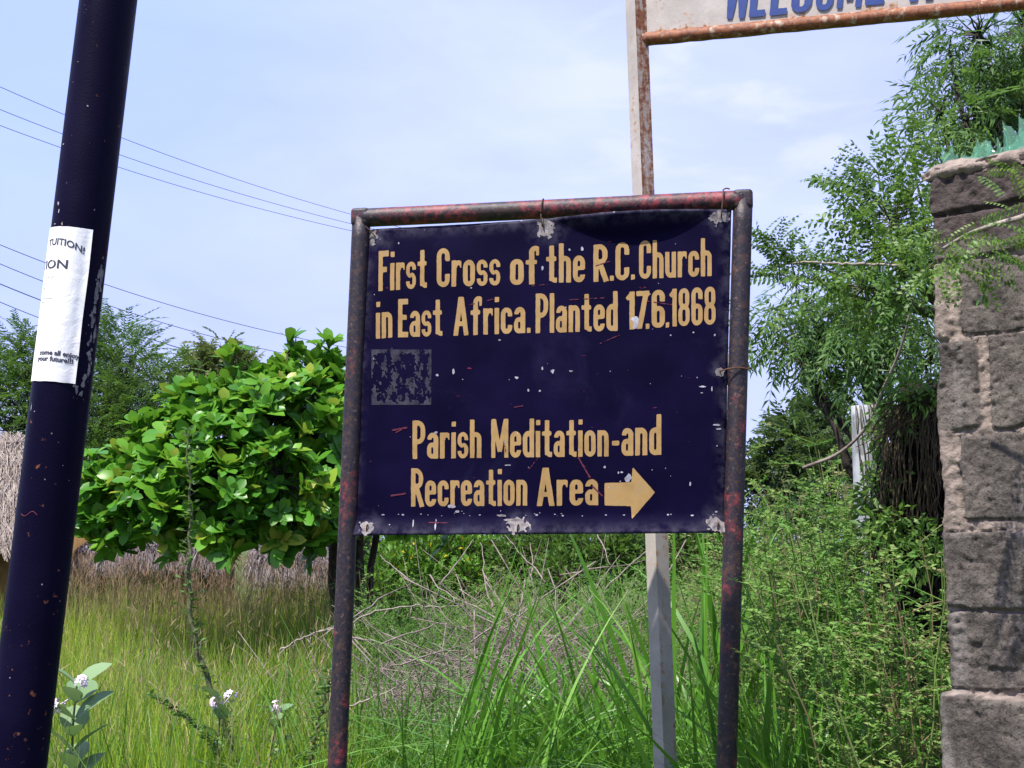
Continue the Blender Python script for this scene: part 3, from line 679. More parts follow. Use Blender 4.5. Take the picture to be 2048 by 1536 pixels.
def flyer():
    h1, h0 = pole_h(467), pole_h(770); ph1, ph0 = rad(22), rad(-172)
    o = thing('paper_flyer', 'white printed paper flyer pasted round the leaning black pole', 'flyer', [float(x) for x in pole_pt(np.array(0.), np.array((h0+h1)/2), np.array(PRAD))])
    mb = MB(); n, m = 60, 40; ph = np.linspace(ph0, ph1, n); hh = np.linspace(h0, h1, m); A, B = np.meshgrid(ph, hh)
    def lift(A, B): return PRAD+.0012+.0045*np.clip((A-rad(10))/rad(12), 0, 1)**2*(.5+.6*vnoise(v3(B*14, 0, 3)))+.0008*vnoise(v3(A*6, B*40, 0))
    edge = .002*(fbm(v3(A*5, B*20), 2)-.5)
    v = pole_pt(A+.02*(vnoise(v3(B*30, 1, 1))-.5)*(A > rad(15)), B+edge, lift(A, B)); back = pole_pt(A, B+edge, lift(A, B)-.0004)
    i = np.arange(n-1)[None]; j = np.arange(m-1)[:, None]; q = j*n+i; q = np.stack([q, q+1, q+n+1, q+n], -1).reshape(-1, 4); N = n*m
    mb.add(np.concatenate([v.reshape(-1, 3), back.reshape(-1, 3)]), [q, q[:, ::-1]+N]); mb.build('sheet', M['flyer'], o)
    def text(body, size, phr, py, xs=1., bold=0., arch=0., mat='ink', tilt=0.):
        cu = bpy.data.curves.new('lettering', 'FONT'); cu.body = body; cu.size = size; cu.offset = bold; cu.resolution_u = 3; cu.space_character = 1.0
        ob = bpy.data.objects.new('lettering_src', cu); C.objects.link(ob); bpy.context.view_layer.update()
        me = ob.evaluated_get(bpy.context.evaluated_depsgraph_get()).to_mesh()
        vv = np.zeros(len(me.vertices)*3); me.vertices.foreach_get('co', vv); vv = vv.reshape(-1, 3); fl = [list(p.vertices) for p in me.polygons]
        bpy.data.objects.remove(ob)
        wd = vv[:, 0].max(); u = vv[:, 0]*xs; W0 = wd*xs
        phi = phr-(W0-u)/PRAD; h = pole_h(py)+vv[:, 1]+arch*((u/W0-.28)**2)*-1+tilt*(u-W0)
        pts = pole_pt(phi, h, lift(phi, h)+.0006); mb = MB(); by = {}
        for f in fl: by.setdefault(len(f), []).append(f)
        mb.add(pts, [np.array(x) for x in by.values()]); mb.build('lettering', M[mat], o, False)
    text('TUITION!', .0185, rad(12), 503, 1.02, .0004, .028)
    text('TION', .024, rad(-16), 549, 1.3, .0005, 0)
    text('come all enjoy', .0125, rad(25), 718, 1.05, .0005, .006)
    text('your future!!!', .0125, rad(15), 730, 1.05, .0005, .004)
    mb = MB()
    for py, a, b in ((566, -75, -38), (579, -75, -58), (587, -75, -60), (608, -72, -40), (615, -74, -62)):
        A2 = np.linspace(rad(a), rad(b), 12); hq = pole_h(py)+.002*np.sin(np.arange(12)*2.1)*.4
        mb.tube(pole_pt(A2, hq, lift(A2, hq)+.0003), .0004, 4)
    mb.build('faint_print', M['ink_faint'], o)
flyer()

# ------------------------------------------------------------------ white welcome sign
def welcome_sign():
    WY = 4.62
    # sign plane through the post: right end nearer
    c0 = P(1270, 40, WY); ang = rad(15); dx = np.array([math.cos(ang), -math.sin(ang), 0]); k1 = dx[1]/dx[0]; k0 = c0[1]-k1*c0[0]
    n = nrm(np.array([k1, -1, 0]))
    pl = lambda px, py, off=0.: on_plane(np.asarray(px, float), np.asarray(py, float), k0, k1)+n*off
    r = thing('welcome_sign', 'white painted board with blue WELCOME lettering on a rust streaked square post', 'sign', (float(P(1330, 1536, WY)[0]), WY, 0))
    # square post seen on its corner
    a, b = P(1262, -260, WY), P(1331, 1536, WY); d = b-a; b2 = a+d*((-.3-a[2])/d[2])
    hs = .0285
    mb = MB(); m = 60; t = np.linspace(0, 1, m)[:, None]; pts = a*(1-t)+b2*t
    rot = rad(33); cr_ = [np.array([math.cos(rot+k*PI/2+PI/4), math.sin(rot+k*PI/2+PI/4), 0])*hs*1.414 for k in range(4)]
    faces = [(0,1),(1,2),(2,3),(3,0)]
    for (i, j) in faces:
        mid = (cr_[i]+cr_[j])/2; rust = .95 if (mid[0] > 0 and mid[1] < 0) else .12
        A = pts+cr_[i]; B = pts+cr_[j]; ns = 5; s = np.linspace(0, 1, ns); v = A[:, None]*(1-s)[None, :, None]+B[:, None]*s[None, :, None]
        q = (np.arange(m-1)[:, None]*ns+np.arange(ns-1)[None]); q = np.stack([q, q+1, q+ns+1, q+ns], -1).reshape(-1, 4)
        col = np.zeros((m, ns, 3)); col[..., 0] = rust
        if rust > .5:
            fade = np.interp(pts[:, 2], [0, 1.3, 1.75, 2.5, 3.2], [.36, .24, .38, .58, .74]); col[..., 0] = fade[:, None]
        mb.add(v, q[:, ::-1], col.reshape(-1, 3))
    mb.add(np.array([a+c for c in cr_]), np.array([(0, 1, 2, 3)])); mb.build('post', M['white'], r, False)
    mb = MB()
    for px, py in ((1258, 11), (1268, 254)):
        p = P(px, py, WY-.06); mb.add(p+np.array([(.006*math.cos(k), 0, .008*math.sin(k)) for k in np.arange(8)*PI/4]), np.arange(8)[None])
    # second post outside the picture keeps the board up
    e = pl(1285+1150, -260); e2 = pl(1285+1150, -60)
    mb2 = MB(); q = e.copy(); g = q.copy(); g[2] = -.3; mb2.tube(np.array([g, q]), .047, 4); mb2.build('post', M['white'], r, False)
    # frame bars of angle iron, bottom and top
    def bar(p, q, h, dep, cname='frame_bar'):
        mb = MB(); n_ = 90; t = np.linspace(0, 1, n_)[:, None]; base = p*(1-t)+q*t
        prof = [(-dep, 0), (dep*.2, 0), (dep, -h*.28), (dep, -h*.72), (dep*.35, -h), (-dep, -h)]
        V = np.stack([base+n*x+np.array([0, 0, z]) for x, z in prof], 1)
        V[:, 3:, 2] += (.004*(fbm(v3(np.arange(n_)*.5, 0), 3)-.5))[:, None]
        k = len(prof); i = np.arange(n_-1)[:, None]*k; j = np.arange(k)[None]; j2 = (j+1) % k
        mb.add(V, np.stack([i+j, i+k+j, i+k+j2, i+j2], -1).reshape(-1, 4), (.92, 0, 0)); mb.build(cname, M['white'], r, False)
    bar(pl(1284, 66), pl(1285+1150, -46), .045, .018)
    bar(pl(1284, -244), pl(1285+1150, -356), .036, .018)
    mb = MB(); c4 = [pl(1280, 66), pl(1285+1150, -46), pl(1285+1150, -356), pl(1280, -244)]
    nn = 50; u = np.linspace(0, 1, nn); w = np.linspace(0, 1, 24); U, Wv = np.meshgrid(u, w); U, Wv = U[..., None], Wv[..., None]
    v = (c4[0]*(1-U)+c4[1]*U)*(1-Wv)+(c4[3]*(1-U)+c4[2]*U)*Wv; v = v+n*.004*(fbm(v3(U[..., 0]*9, Wv[..., 0]*3), 3)-.5)[..., None]
    col = np.zeros((24, nn, 3)); col[..., 0] = .05+.55*np.exp(-Wv[..., 0]/.035)*(fbm(v3(U[..., 0]*14, 0), 2) > .42)+.5*np.exp(-U[..., 0]/.008)
    q = np.arange(23)[:, None]*nn+np.arange(nn-1)[None]; q = np.stack([q, q+1, q+nn+1, q+nn], -1).reshape(-1, 4)
    mb.add(v, q, col.reshape(-1, 3)); mb.add(v-n*.003, q[:, ::-1], (.1, 0, 0)); pn = mb.build('panel', M['white'], r)
    # W E L C O M E H: only the feet of the last letter show
    mb = MB()
    for k, (ch, x0, x1, y0, y1) in enumerate([('W',1448,1494,40,38),('E',1497,1530,36.5,33),('L',1538,1574,33,29.5),('C',1580,1622,28,24),('O',1629,1665,23.5,21),('M',1672,1722,19,15.5),('E',1729,1768,12.5,10),('H',1818,1866,5.5,1)]):
        gl, tw = word_mesh(ch, .03, seed=60+k, rough=.008); H = 95
        for v, fs in gl:
            u = v[:, 0]/tw; X = x0+(x1-x0)*u+.10*v[:, 1]*H; Yp = y0+(y1-y0)*u-v[:, 1]*H
            mb.add(pl(X, Yp, .0045), fs)
    mb.build('lettering', M['blue'], pn, False)
welcome_sign()

# ------------------------------------------------------------------ block wall with glass on top
WA = P(1884, 1080, 3.0); WU = nrm(np.array([.728, -.686, 0])); WN = nrm(np.array([-.686, -.728, 0]))
def wall_uv(px, py):
    r = ray(px, py); o = np.array([0, 0, EYE]); t = np.dot(WA-o, WN)/(r@WN); p = o+r*t[..., None]
    return (p-WA)@WU, p[..., 2]
def block_wall():
    LEN = 1.3
    r = thing('block_wall', 'weathered coral block wall end with crumbling mortar courses', 'wall', (float(WA[0]), float(WA[1]), 0))
    zr = lambda y: float(wall_uv(np.array(1890.), np.array(float(y)))[1])
    rows = [(334, 431), (434, 524), (528, 678), (682, 864), (872, 1044), (1060, 1214), (1219, 1373), (1384, 1545)]
    rows = [(zr(a), zr(b)) for a, b in rows]
    z = rows[-1][1]-.012
    while z > -.2: rows.append((z, z-.185)); z -= .197
    sx = lambda px, y=900: float(wall_uv(np.array(float(px)), np.array(float(y)))[0])
    first = {0: .0, 1: .0, 2: sx(1920, 600), 3: sx(1975, 770), 4: sx(1926, 950), 5: .0, 6: .0, 7: .0}
    blocks = []
    rng = np.random.default_rng(3)
    for k, (zt, zb) in enumerate(rows):
        s = -.01; nx = first.get(k, rng.uniform(.05, .3)); jt = []
        if k == 3: blocks.append((s, nx-.012, zb, zt, rng.uniform(0, .01), k)); s = nx+.006
        elif nx > .01: s = nx
        else: s = -.02
        while s < LEN: w = rng.uniform(.30, .40); blocks.append((s, s+w-.014, zb, zt, rng.uniform(-.004, .008), k)); s += w
    def field(Sg, Zg):
        wob = .010*(fbm(v3(Sg*18, Zg*18, 3), 4)-.5)*2; best = np.full(Sg.shape, -1.)
        tone = np.ones(Sg.shape); off = np.zeros(Sg.shape)
        for (a, b, c, d, o, k) in blocks:
            dd = np.minimum(np.minimum(Sg-a, b-Sg), np.minimum(Zg-c, d-Zg))+wob
            m = np.clip(dd/.006, 0, 1); m = m*m*(3-2*m)
            best = np.where(m > 0, np.maximum(best, 0), best); off = np.where(m > 0, np.maximum(off, m*(.0135+o*.7)), off); tone = np.where(m > .3, 0, tone)
        mort = .005+.016*(fbm(v3(Sg*26, Zg*40, 7), 4)-.40)
        H = np.where(off > 0, off, mort)
        # proud mortar smears on the strip at the end and along beds
        strip = (Sg < .04) & (((Zg < rows[2][0]) & (Zg > rows[2][1])) | ((Zg < rows[4][0]+.02) & (Zg > rows[4][1]-.02)))
        H = np.where(strip, .013+.014*(fbm(v3(Sg*20, Zg*9, 11), 4)-.4), H)
        pit = fbm(v3(Sg*60, Zg*60, 1), 4); H = H-.012*np.clip(.40-pit, 0, 1)*6*.4
        H = H+.006*(fbm(v3(Sg*22, Zg*22, 2), 5)-.5)+.006*(fbm(v3(Sg*110, Zg*110, 4), 3)-.5)
        rough = ((Zg < rows[5][1]+.03) & (Zg > rows[6][1]+.05)) | (Zg > rows[0][0]-.05)
        H = H+np.where(rough, .016*(fbm(v3(Sg*45, Zg*45, 8), 4)-.5), 0)
        H = H+np.where(Zg < rows[7][0], .022, 0)
        top_dark = np.clip((Zg-rows[1][1])/.06, 0, 1)*.9  # darker tone over the top courses
        return H, tone, top_dark
    ztop = rows[0][0]; Sg = np.concatenate([np.arange(0, .34, .0042), np.arange(.34, LEN, .03)]); Zg = np.arange(-.25, ztop, .0042)
    SS, ZZ = np.meshgrid(Sg, Zg); H, tone, top_dark = field(SS, ZZ)
    S2 = SS.copy(); edge = .012*(fbm(v3(0*ZZ, ZZ*24, 5), 4)-.5)*2-.014*(ZZ < rows[7][0])+.006*(fbm(v3(0*ZZ, ZZ*90, 6), 2)-.5)
    edge += -.010*((ZZ < rows[4][1]+.015) & (ZZ > rows[5][0]-.004))*0
    S2 += edge*np.clip(1-SS/.05, 0, 1)
    # round the arris
    H = H-.035*np.clip(1-SS/.016, 0, 1)**2
    v = WA*np.array([1, 1, 0])+S2[..., None]*WU+ZZ[..., None]*np.array([0, 0, 1])+H[..., None]*WN
    nx, nz_ = len(Sg), len(Zg); q = np.arange(nz_-1)[:, None]*nx+np.arange(nx-1)[None]; q = np.stack([q, q+1, q+nx+1, q+nx], -1).reshape(-1, 4)
    col = np.stack([tone, top_dark, 0*tone], -1); mb = MB(); mb.add(v, q, col.reshape(-1, 3))
    TH = .20; bk = v-(H+TH)[..., None]*WN; N = nx*nz_
    le, ri, tp = np.arange(nz_)*nx, np.arange(nz_)*nx+nx-1, (nz_-1)*nx+np.arange(nx)
    vv = np.concatenate([v[:, 0], bk[:, 0]]); m = nz_; i = np.arange(m-1); mb.add(vv, np.stack([i, i+1, i+m+1, i+m], -1), (.5, .3, 0))
    vv = np.concatenate([v[-1], bk[-1]]); m = nx; i = np.arange(m-1); mb.add(vv, np.stack([i, i+1, i+m+1, i+m], -1), (1, .3, 0))
    c = [bk[0, 0], bk[0, -1], bk[-1, -1], bk[-1, 0]]; mb.add(np.array(c), np.array([(0, 1, 2, 3)]), (.2, .3, 0))
    mb.build('blockwork', M['wall'], r)
    # lumpy mortar cap
    mb = MB(); ns, na = 220, 28; s = np.concatenate([np.linspace(-.008, .36, 150), np.linspace(.37, LEN, ns-150)]); a = np.linspace(-.15*PI, 1.15*PI, na)
    Sg, Ag = np.meshgrid(s, a, indexing='ij'); lump = fbm(v3(Sg*26, Ag*2.2, 1), 4); big = fbm(v3(Sg*15, Ag*1.2, 9), 3)
    rx = .108+.03*(lump-.5); rz = (.020+.030*lump+.030*np.clip(big-.45, 0, 1))*np.clip((Sg+.012)/.03, .15, 1)**.5
    ridge = np.where(np.cos(Ag*1) > .2, .016*(np.abs(((Sg*22+lump*1.3) % 1)-.5)-.2), 0)
    X = np.cos(Ag)*rx-.085+ridge; Z = ztop-.016+np.sin(Ag)*rz
    v = WA*np.array([1, 1, 0])+Sg[..., None]*WU+Z[..., None]*np.array([0, 0, 1])+X[..., None]*WN
    q = np.arange(ns-1)[:, None]*na+np.arange(na-1)[None]; q = np.stack([q, q+na, q+na+1, q+1], -1).reshape(-1, 4)
    mb.add(v, [q, np.arange(na)[None]], (1, 0, 0)); mb.build('mortar_cap', M['wall'], r)
    rng = np.random.default_rng(12)
    base = WA*np.array([1, 1, 0])+np.array([0, 0, ztop+.012])
    for k, (px, w, h, tilt) in enumerate([(1891,.036,.050,-.25),(1903,.022,.030,.2),(1915,.034,.022,.6),(1931,.026,.024,-.7),(1946,.022,.040,.35),(1960,.038,.046,.05),(1979,.040,.050,-.15),(1996,.018,.075,.08),(2008,.03,.034,.5),(2024,.030,.082,-.2),(2038,.024,.056,.3),(2052,.034,.09,-.1)]):
        s = sx(px, 320); mb = MB(); R = rng.uniform(.022, .036)       # pieces of bottle wall keep the bottle's curve
        m = 7; xs = np.linspace(-.5, .5, m); top = np.interp(xs, np.sort(rng.uniform(-.5, .5, 4)), rng.uniform(.25, 1., 4)); top[rng.integers(m)] = 1.
        th = rng.uniform(-.6, .6); u = WU*math.cos(th)+WN*math.sin(th); nn = np.cross(u, [0, 0, 1]); up = nrm(np.array([0, 0, 1])+u*tilt)
        p = base+WU*s+WN*rng.uniform(-.055, .01)
        def sheet(off):
            a = xs*w/R; c = p+np.outer(np.sin(a)*(R+off), u)+np.outer((1-np.cos(a))*(R+off)-off, nn); n2 = 4
            return np.concatenate([c+np.outer(top*h*.86*t-.02*(1-t), up)+np.outer(rng.normal(0, .0006, m), u) for t in np.linspace(0, 1, n2)])
        A, B = sheet(0.), sheet(-.0035); i = np.arange(3)[:, None]*m; jj = np.arange(m-1)[None]; q = np.stack([i+jj, i+jj+1, i+m+jj+1, i+m+jj], -1).reshape(-1, 4); N = len(A)
        ring = np.concatenate([np.arange(m), np.arange(1, 4)*m+m-1, 3*m+np.arange(m-2, -1, -1), np.arange(2, 0, -1)*m]); r2 = np.roll(ring, -1)
        mb.add(np.concatenate([A, B]), [q, q[:, ::-1]+N, np.stack([ring, ring+N, r2+N, r2], -1)]); mb.build('glass_shard', M['glass'], r, False)
block_wall()

# ================================================================== vegetation and the yard behind
def limb(mb, a, b, r0, r1, rng, n=9, amp=.25, col=(0, 0, 0), sides=7):
    p = wpath(a, b, n, amp, rng); mb.tube(p, np.linspace(r0, r1, n), sides, col); return p
def blob_pts(blobs, n, rng, lo=.5, up=.15):
    """blobs: (px, py, Y, r_px[, squash]) -> points through the outer volume of every blob and outward directions"""
    c = np.array([P(b[0], b[1], b[2]) for b in blobs]); r = np.array([b[3]*mpp(b[2]) for b in blobs]); sq = np.array([b[4] if len(b) > 4 else 1 for b in blobs])
    w = r**1.6; k = rng.choice(len(blobs), n, p=w/w.sum())
    d = rng.normal(0, 1, (n, 3)); d[:, 2] += up; d = nrm(d); q = (lo+(1-lo)*rng.uniform(0, 1, n)**.6)
    p = c[k]+d*(r[k]*q)[:, None]*np.stack([np.ones(n), np.ones(n), sq[k]], 1)
    return p, d, c[k], k
def crown_of(mb, tmpl, p, dirs, sc, rng, var, roll=.5):
    tv, tf, tc = tmpl; n = len(p)
    mb.inst(tv, tf, frames(dirs, roll=rng.normal(0, roll, n))*np.broadcast_to(sc, (n,))[:, None, None], p, var, tc)

def almond_tree():
    rng = np.random.default_rng(21); Y = 11.0
    foot = P(676, 1080, Y); foot[2] = 0
    r = thing('broadleaf_tree', 'broad low tree with big glossy bright green leaves behind the navy sign', 'tree', foot)
    B = [(575,708,10.8,22),(570,750,10.8,30),(657,702,10.8,18),(662,745,10.8,24),(585,800,10.7,56),(655,810,10.9,50),(470,800,10.6,66),(400,830,10.6,60),(540,860,10.3,95),(640,850,10.6,95),(440,890,10.2,85),(340,900,10.4,70),(270,940,10.4,66),(215,985,10.5,56),(330,980,10.1,75),(440,980,9.9,85),(560,970,10.0,90),(650,960,10.6,80),(240,1030,10.5,52),(470,1050,9.9,62),(190,1035,10.6,38),(215,1060,10.4,34),(280,1040,10.3,40),(400,1050,10.1,50),(560,1050,10.0,55),(640,1040,10.3,55),(470,1100,9.8,26),(230,1085,10.3,22),(330,1080,10.1,26),(560,1095,10.0,24),(630,1085,10.2,26),(400,1095,10,20),
         (740,900,11.2,110),(760,970,11.2,80),(720,1020,11.0,60),(830,1035,11.2,50),(930,1040,11.3,46)]
    tr = MB(); c = np.array([P(b[0], b[1], b[2]) for b in B])
    fork = P(690, 1010, Y)
    p = limb(tr, foot-np.array([0, 0, .2]), fork, .085, .065, rng, 10, .12, sides=10)
    f2 = P(715, 1080, Y+.1); g = f2.copy(); g[2] = 0; limb(tr, g, P(735, 980, 11.1), .05, .04, rng, 8, .1)
    g = P(737, 1080, 11.4); g[2] = 0; limb(tr, g, P(760, 1000, 11.3), .035, .03, rng, 8, .1)
    forks = [fork, P(735, 980, 11.1), P(560, 980, 10.6), P(800, 960, 11.2)]
    limb(tr, fork, forks[2], .05, .035, rng); limb(tr, forks[1], forks[3], .045, .035, rng)
    for q in c:
        a = min(forks, key=lambda z: np.linalg.norm(z-q)); limb(tr, a, q, .028, .010, rng, 8, .25)
    pts, d, cc, k = blob_pts(B, 900, rng, .58, .25); pts = pts+d*(np.abs(rng.normal(0, .07, len(pts)))*(rng.random(len(pts)) < .45))[:, None]
    keep = pts[:, 2] > P(0, 1130, Y)[2]; pts, d, cc = pts[keep], d[keep], cc[keep]
    for a, b in zip(cc[::2], pts[::2]): tr.tube(wpath(a, b, 5, .2, rng), np.linspace(.008, .005, 5), 4)
    tr.build('trunk', M['bark'], r)
    mb = MB(); ax = nrm(d*.60+np.array([0, -.12, .80])+rng.normal(0, .25, d.shape))
    tms = [leaf_tmpl(1, .50, 7, .66, .20, dr, 1.0) for dr in (.08, .22, .42)]
    for i in range(len(pts)):
        n = rng.integers(8, 13); az = np.arange(n)*2.399+rng.uniform(0, 6.28); el = rad(rng.uniform(8, 24))+np.linspace(rad(64), rad(6), n)*rng.uniform(.7, 1.15)
        u = nrm(np.cross(ax[i], [1, .3, .1])); w = np.cross(ax[i], u)
        dd = (np.cos(az)*np.cos(el))[:, None]*u+(np.sin(az)*np.cos(el))[:, None]*w+np.sin(el)[:, None]*ax[i]
        L = rng.uniform(.10, .22, n)*rng.uniform(.75, 1.1); base = pts[i]+ax[i]*np.linspace(-.05, .03, n)[:, None]
        Mx = frames(dd, up=ax[i], roll=rng.normal(0, .25, n))*L[:, None, None]; var = np.clip(rng.normal(.48, .18)+rng.normal(0, .13, n)+np.linspace(.24, -.12, n), 0, 1)
        if rng.random() < .05: var[rng.integers(0, n, 1)] = 1.
        tv, tf, tc = tms[rng.integers(3)]; mb.inst(tv, tf, Mx, base, var, tc)
    mb.build('crown', M['almond'], r)
almond_tree()

def feathery(name, label, B, foot, nf, tm, mat, sc, seed, bark='bark', trunk=.12, up=.4, droop=-.1, group=None, lo=.45, var=(.5, .2)):
    rng = np.random.default_rng(seed); r = thing(name, label, 'tree' if 'tree' in name else 'shrub', foot, group)
    tr = MB(); c = np.array([P(b[0], b[1], b[2]) for b in B]); cen = c.mean(0); fk = foot*.45+cen*.55; fk[2] = min(fk[2], foot[2]+(cen[2]-foot[2])*.6)
    limb(tr, foot-np.array([0, 0, .2]), fk, trunk, trunk*.7, rng, 8, .1, sides=9)
    for q in c: limb(tr, fk, q, trunk*.45, trunk*.12, rng, 8, .2)
    p, d, cc, k = blob_pts(B, nf, rng, lo, up)
    for a, b in zip(cc[::3], p[::3]): tr.tube(wpath(a, b, 4, .2, rng), np.linspace(trunk*.1, trunk*.03, 4), 3)
    tr.build('trunk', M[bark], r); mb = MB()
    dirs = nrm(d+np.array([0, 0, droop])+rng.normal(0, .35, d.shape)); kk = rng.integers(0, len(tm), len(p))
    patch = fbm(p*1.7/max(.5, mpp(B[0][2])*150)+seed, 3)-.5
    for i, t in enumerate(tm):
        m = kk == i; crown_of(mb, t, p[m], dirs[m], sc*rng.uniform(.75, 1.2, m.sum()), rng, np.clip(rng.normal(var[0], var[1]*.6, m.sum())+patch[m]*.9, 0, 1))
    mb.build('crown', M[mat], r); return r
rgf = np.random.default_rng(4)
T_feather = [frond_tmpl(1, 11, leaf_small(.15, .040), dr, 55, .12, True, rgf) for dr in (.3, .55, .8)]
T_neem = [frond_tmpl(1, 6, leaf_small(.27, .062, .25, s), dr, 52, .22, True, rgf) for dr, s in ((.25, .25), (.5, -.25), (.7, .2))]
T_oval = [frond_tmpl(1, 7, leaf_tmpl(.15, .085, 2, .5, .25, .2), dr, 68, .12, True, rgf) for dr in (.05, .2, .4)]
T_far = [frond_tmpl(1, 5, leaf_small(.34, .15), dr, 50, .1, True, rgf) for dr in (.2, .5)]

def at(px, Y): q = P(px, 1080, Y); q[2] = 0; return q
feathery('feathery_tree', 'feathery green tree behind the leaning black pole at far left', [(230,720,18,60),(200,690,18,40),(250,770,17.6,85),(150,800,17.8,95),(60,770,18,75),(40,710,18.2,38),(300,800,17.6,60),(330,840,17.4,50),(60,850,17.6,90),(230,860,17,95),(310,900,17,70),(150,900,17,80),(230,950,16.8,80),(-60,800,18,110)], at(170, 18), 2100, T_feather, 'feather', .52, 8, trunk=.14, var=(.42, .25))
feathery('olive_tree', 'small pale olive tree peeking over the glossy tree', [(440,725,30,42),(420,760,30,52),(470,765,30,48),(440,800,30,55),(510,775,30,26),(400,790,30,30)], at(440, 30), 900, T_far, 'olive', .42, 9, trunk=.16, lo=.3)
feathery('neem_tree', 'tall slender-leaved tree rising behind the block wall on the right', [(1960,70,6.6,80),(1900,110,6.5,40),(2010,130,6.7,80),(1930,190,6.6,45),(2050,50,6.8,90),(1880,225,6.4,38),(1930,240,6.4,52),(1990,230,6.6,60),(2060,230,6.8,70),(1895,275,6.3,45),(1960,150,6.6,60),(2130,140,7,110),(2120,330,7,120)], np.array([2.75, 6.9, 0]), 800, T_neem, 'neem', .23, 10, trunk=.075, lo=.15, up=.1, droop=-.35)
feathery('drooping_tree', 'drooping slender-leaved tree between the sign post and the block wall', [(1560,620,6.6,46),(1550,665,6.6,44),(1610,610,6.5,65),(1640,670,6.4,72),(1700,640,6.3,80),(1690,590,6.5,60),(1720,705,6.2,60),(1780,650,6.2,80),(1780,720,6.1,62),(1840,660,6.1,70),(1850,730,6.1,55),(1840,600,6.3,70),(1590,690,6.5,40),(1760,570,6.4,60)], at(1890, 6.3), 520, T_neem, 'neem', .22, 11, trunk=.06, lo=.1, up=0, droop=-.55)
feathery('hedge_tree', 'dark green shrubby tree with yellow tips beyond the tall weeds', [(1640,820,24,38),(1640,860,24,48),(1590,870,24,40),(1600,920,23.5,72),(1680,900,23.7,62),(1550,920,23.7,42),(1560,970,23.4,62),(1650,970,23,85),(1700,970,23.4,60),(1515,985,23.4,46)], at(1630, 23.5), 1500, T_far, 'far', .40, 12, trunk=.14, lo=.3, var=(.40, .24))

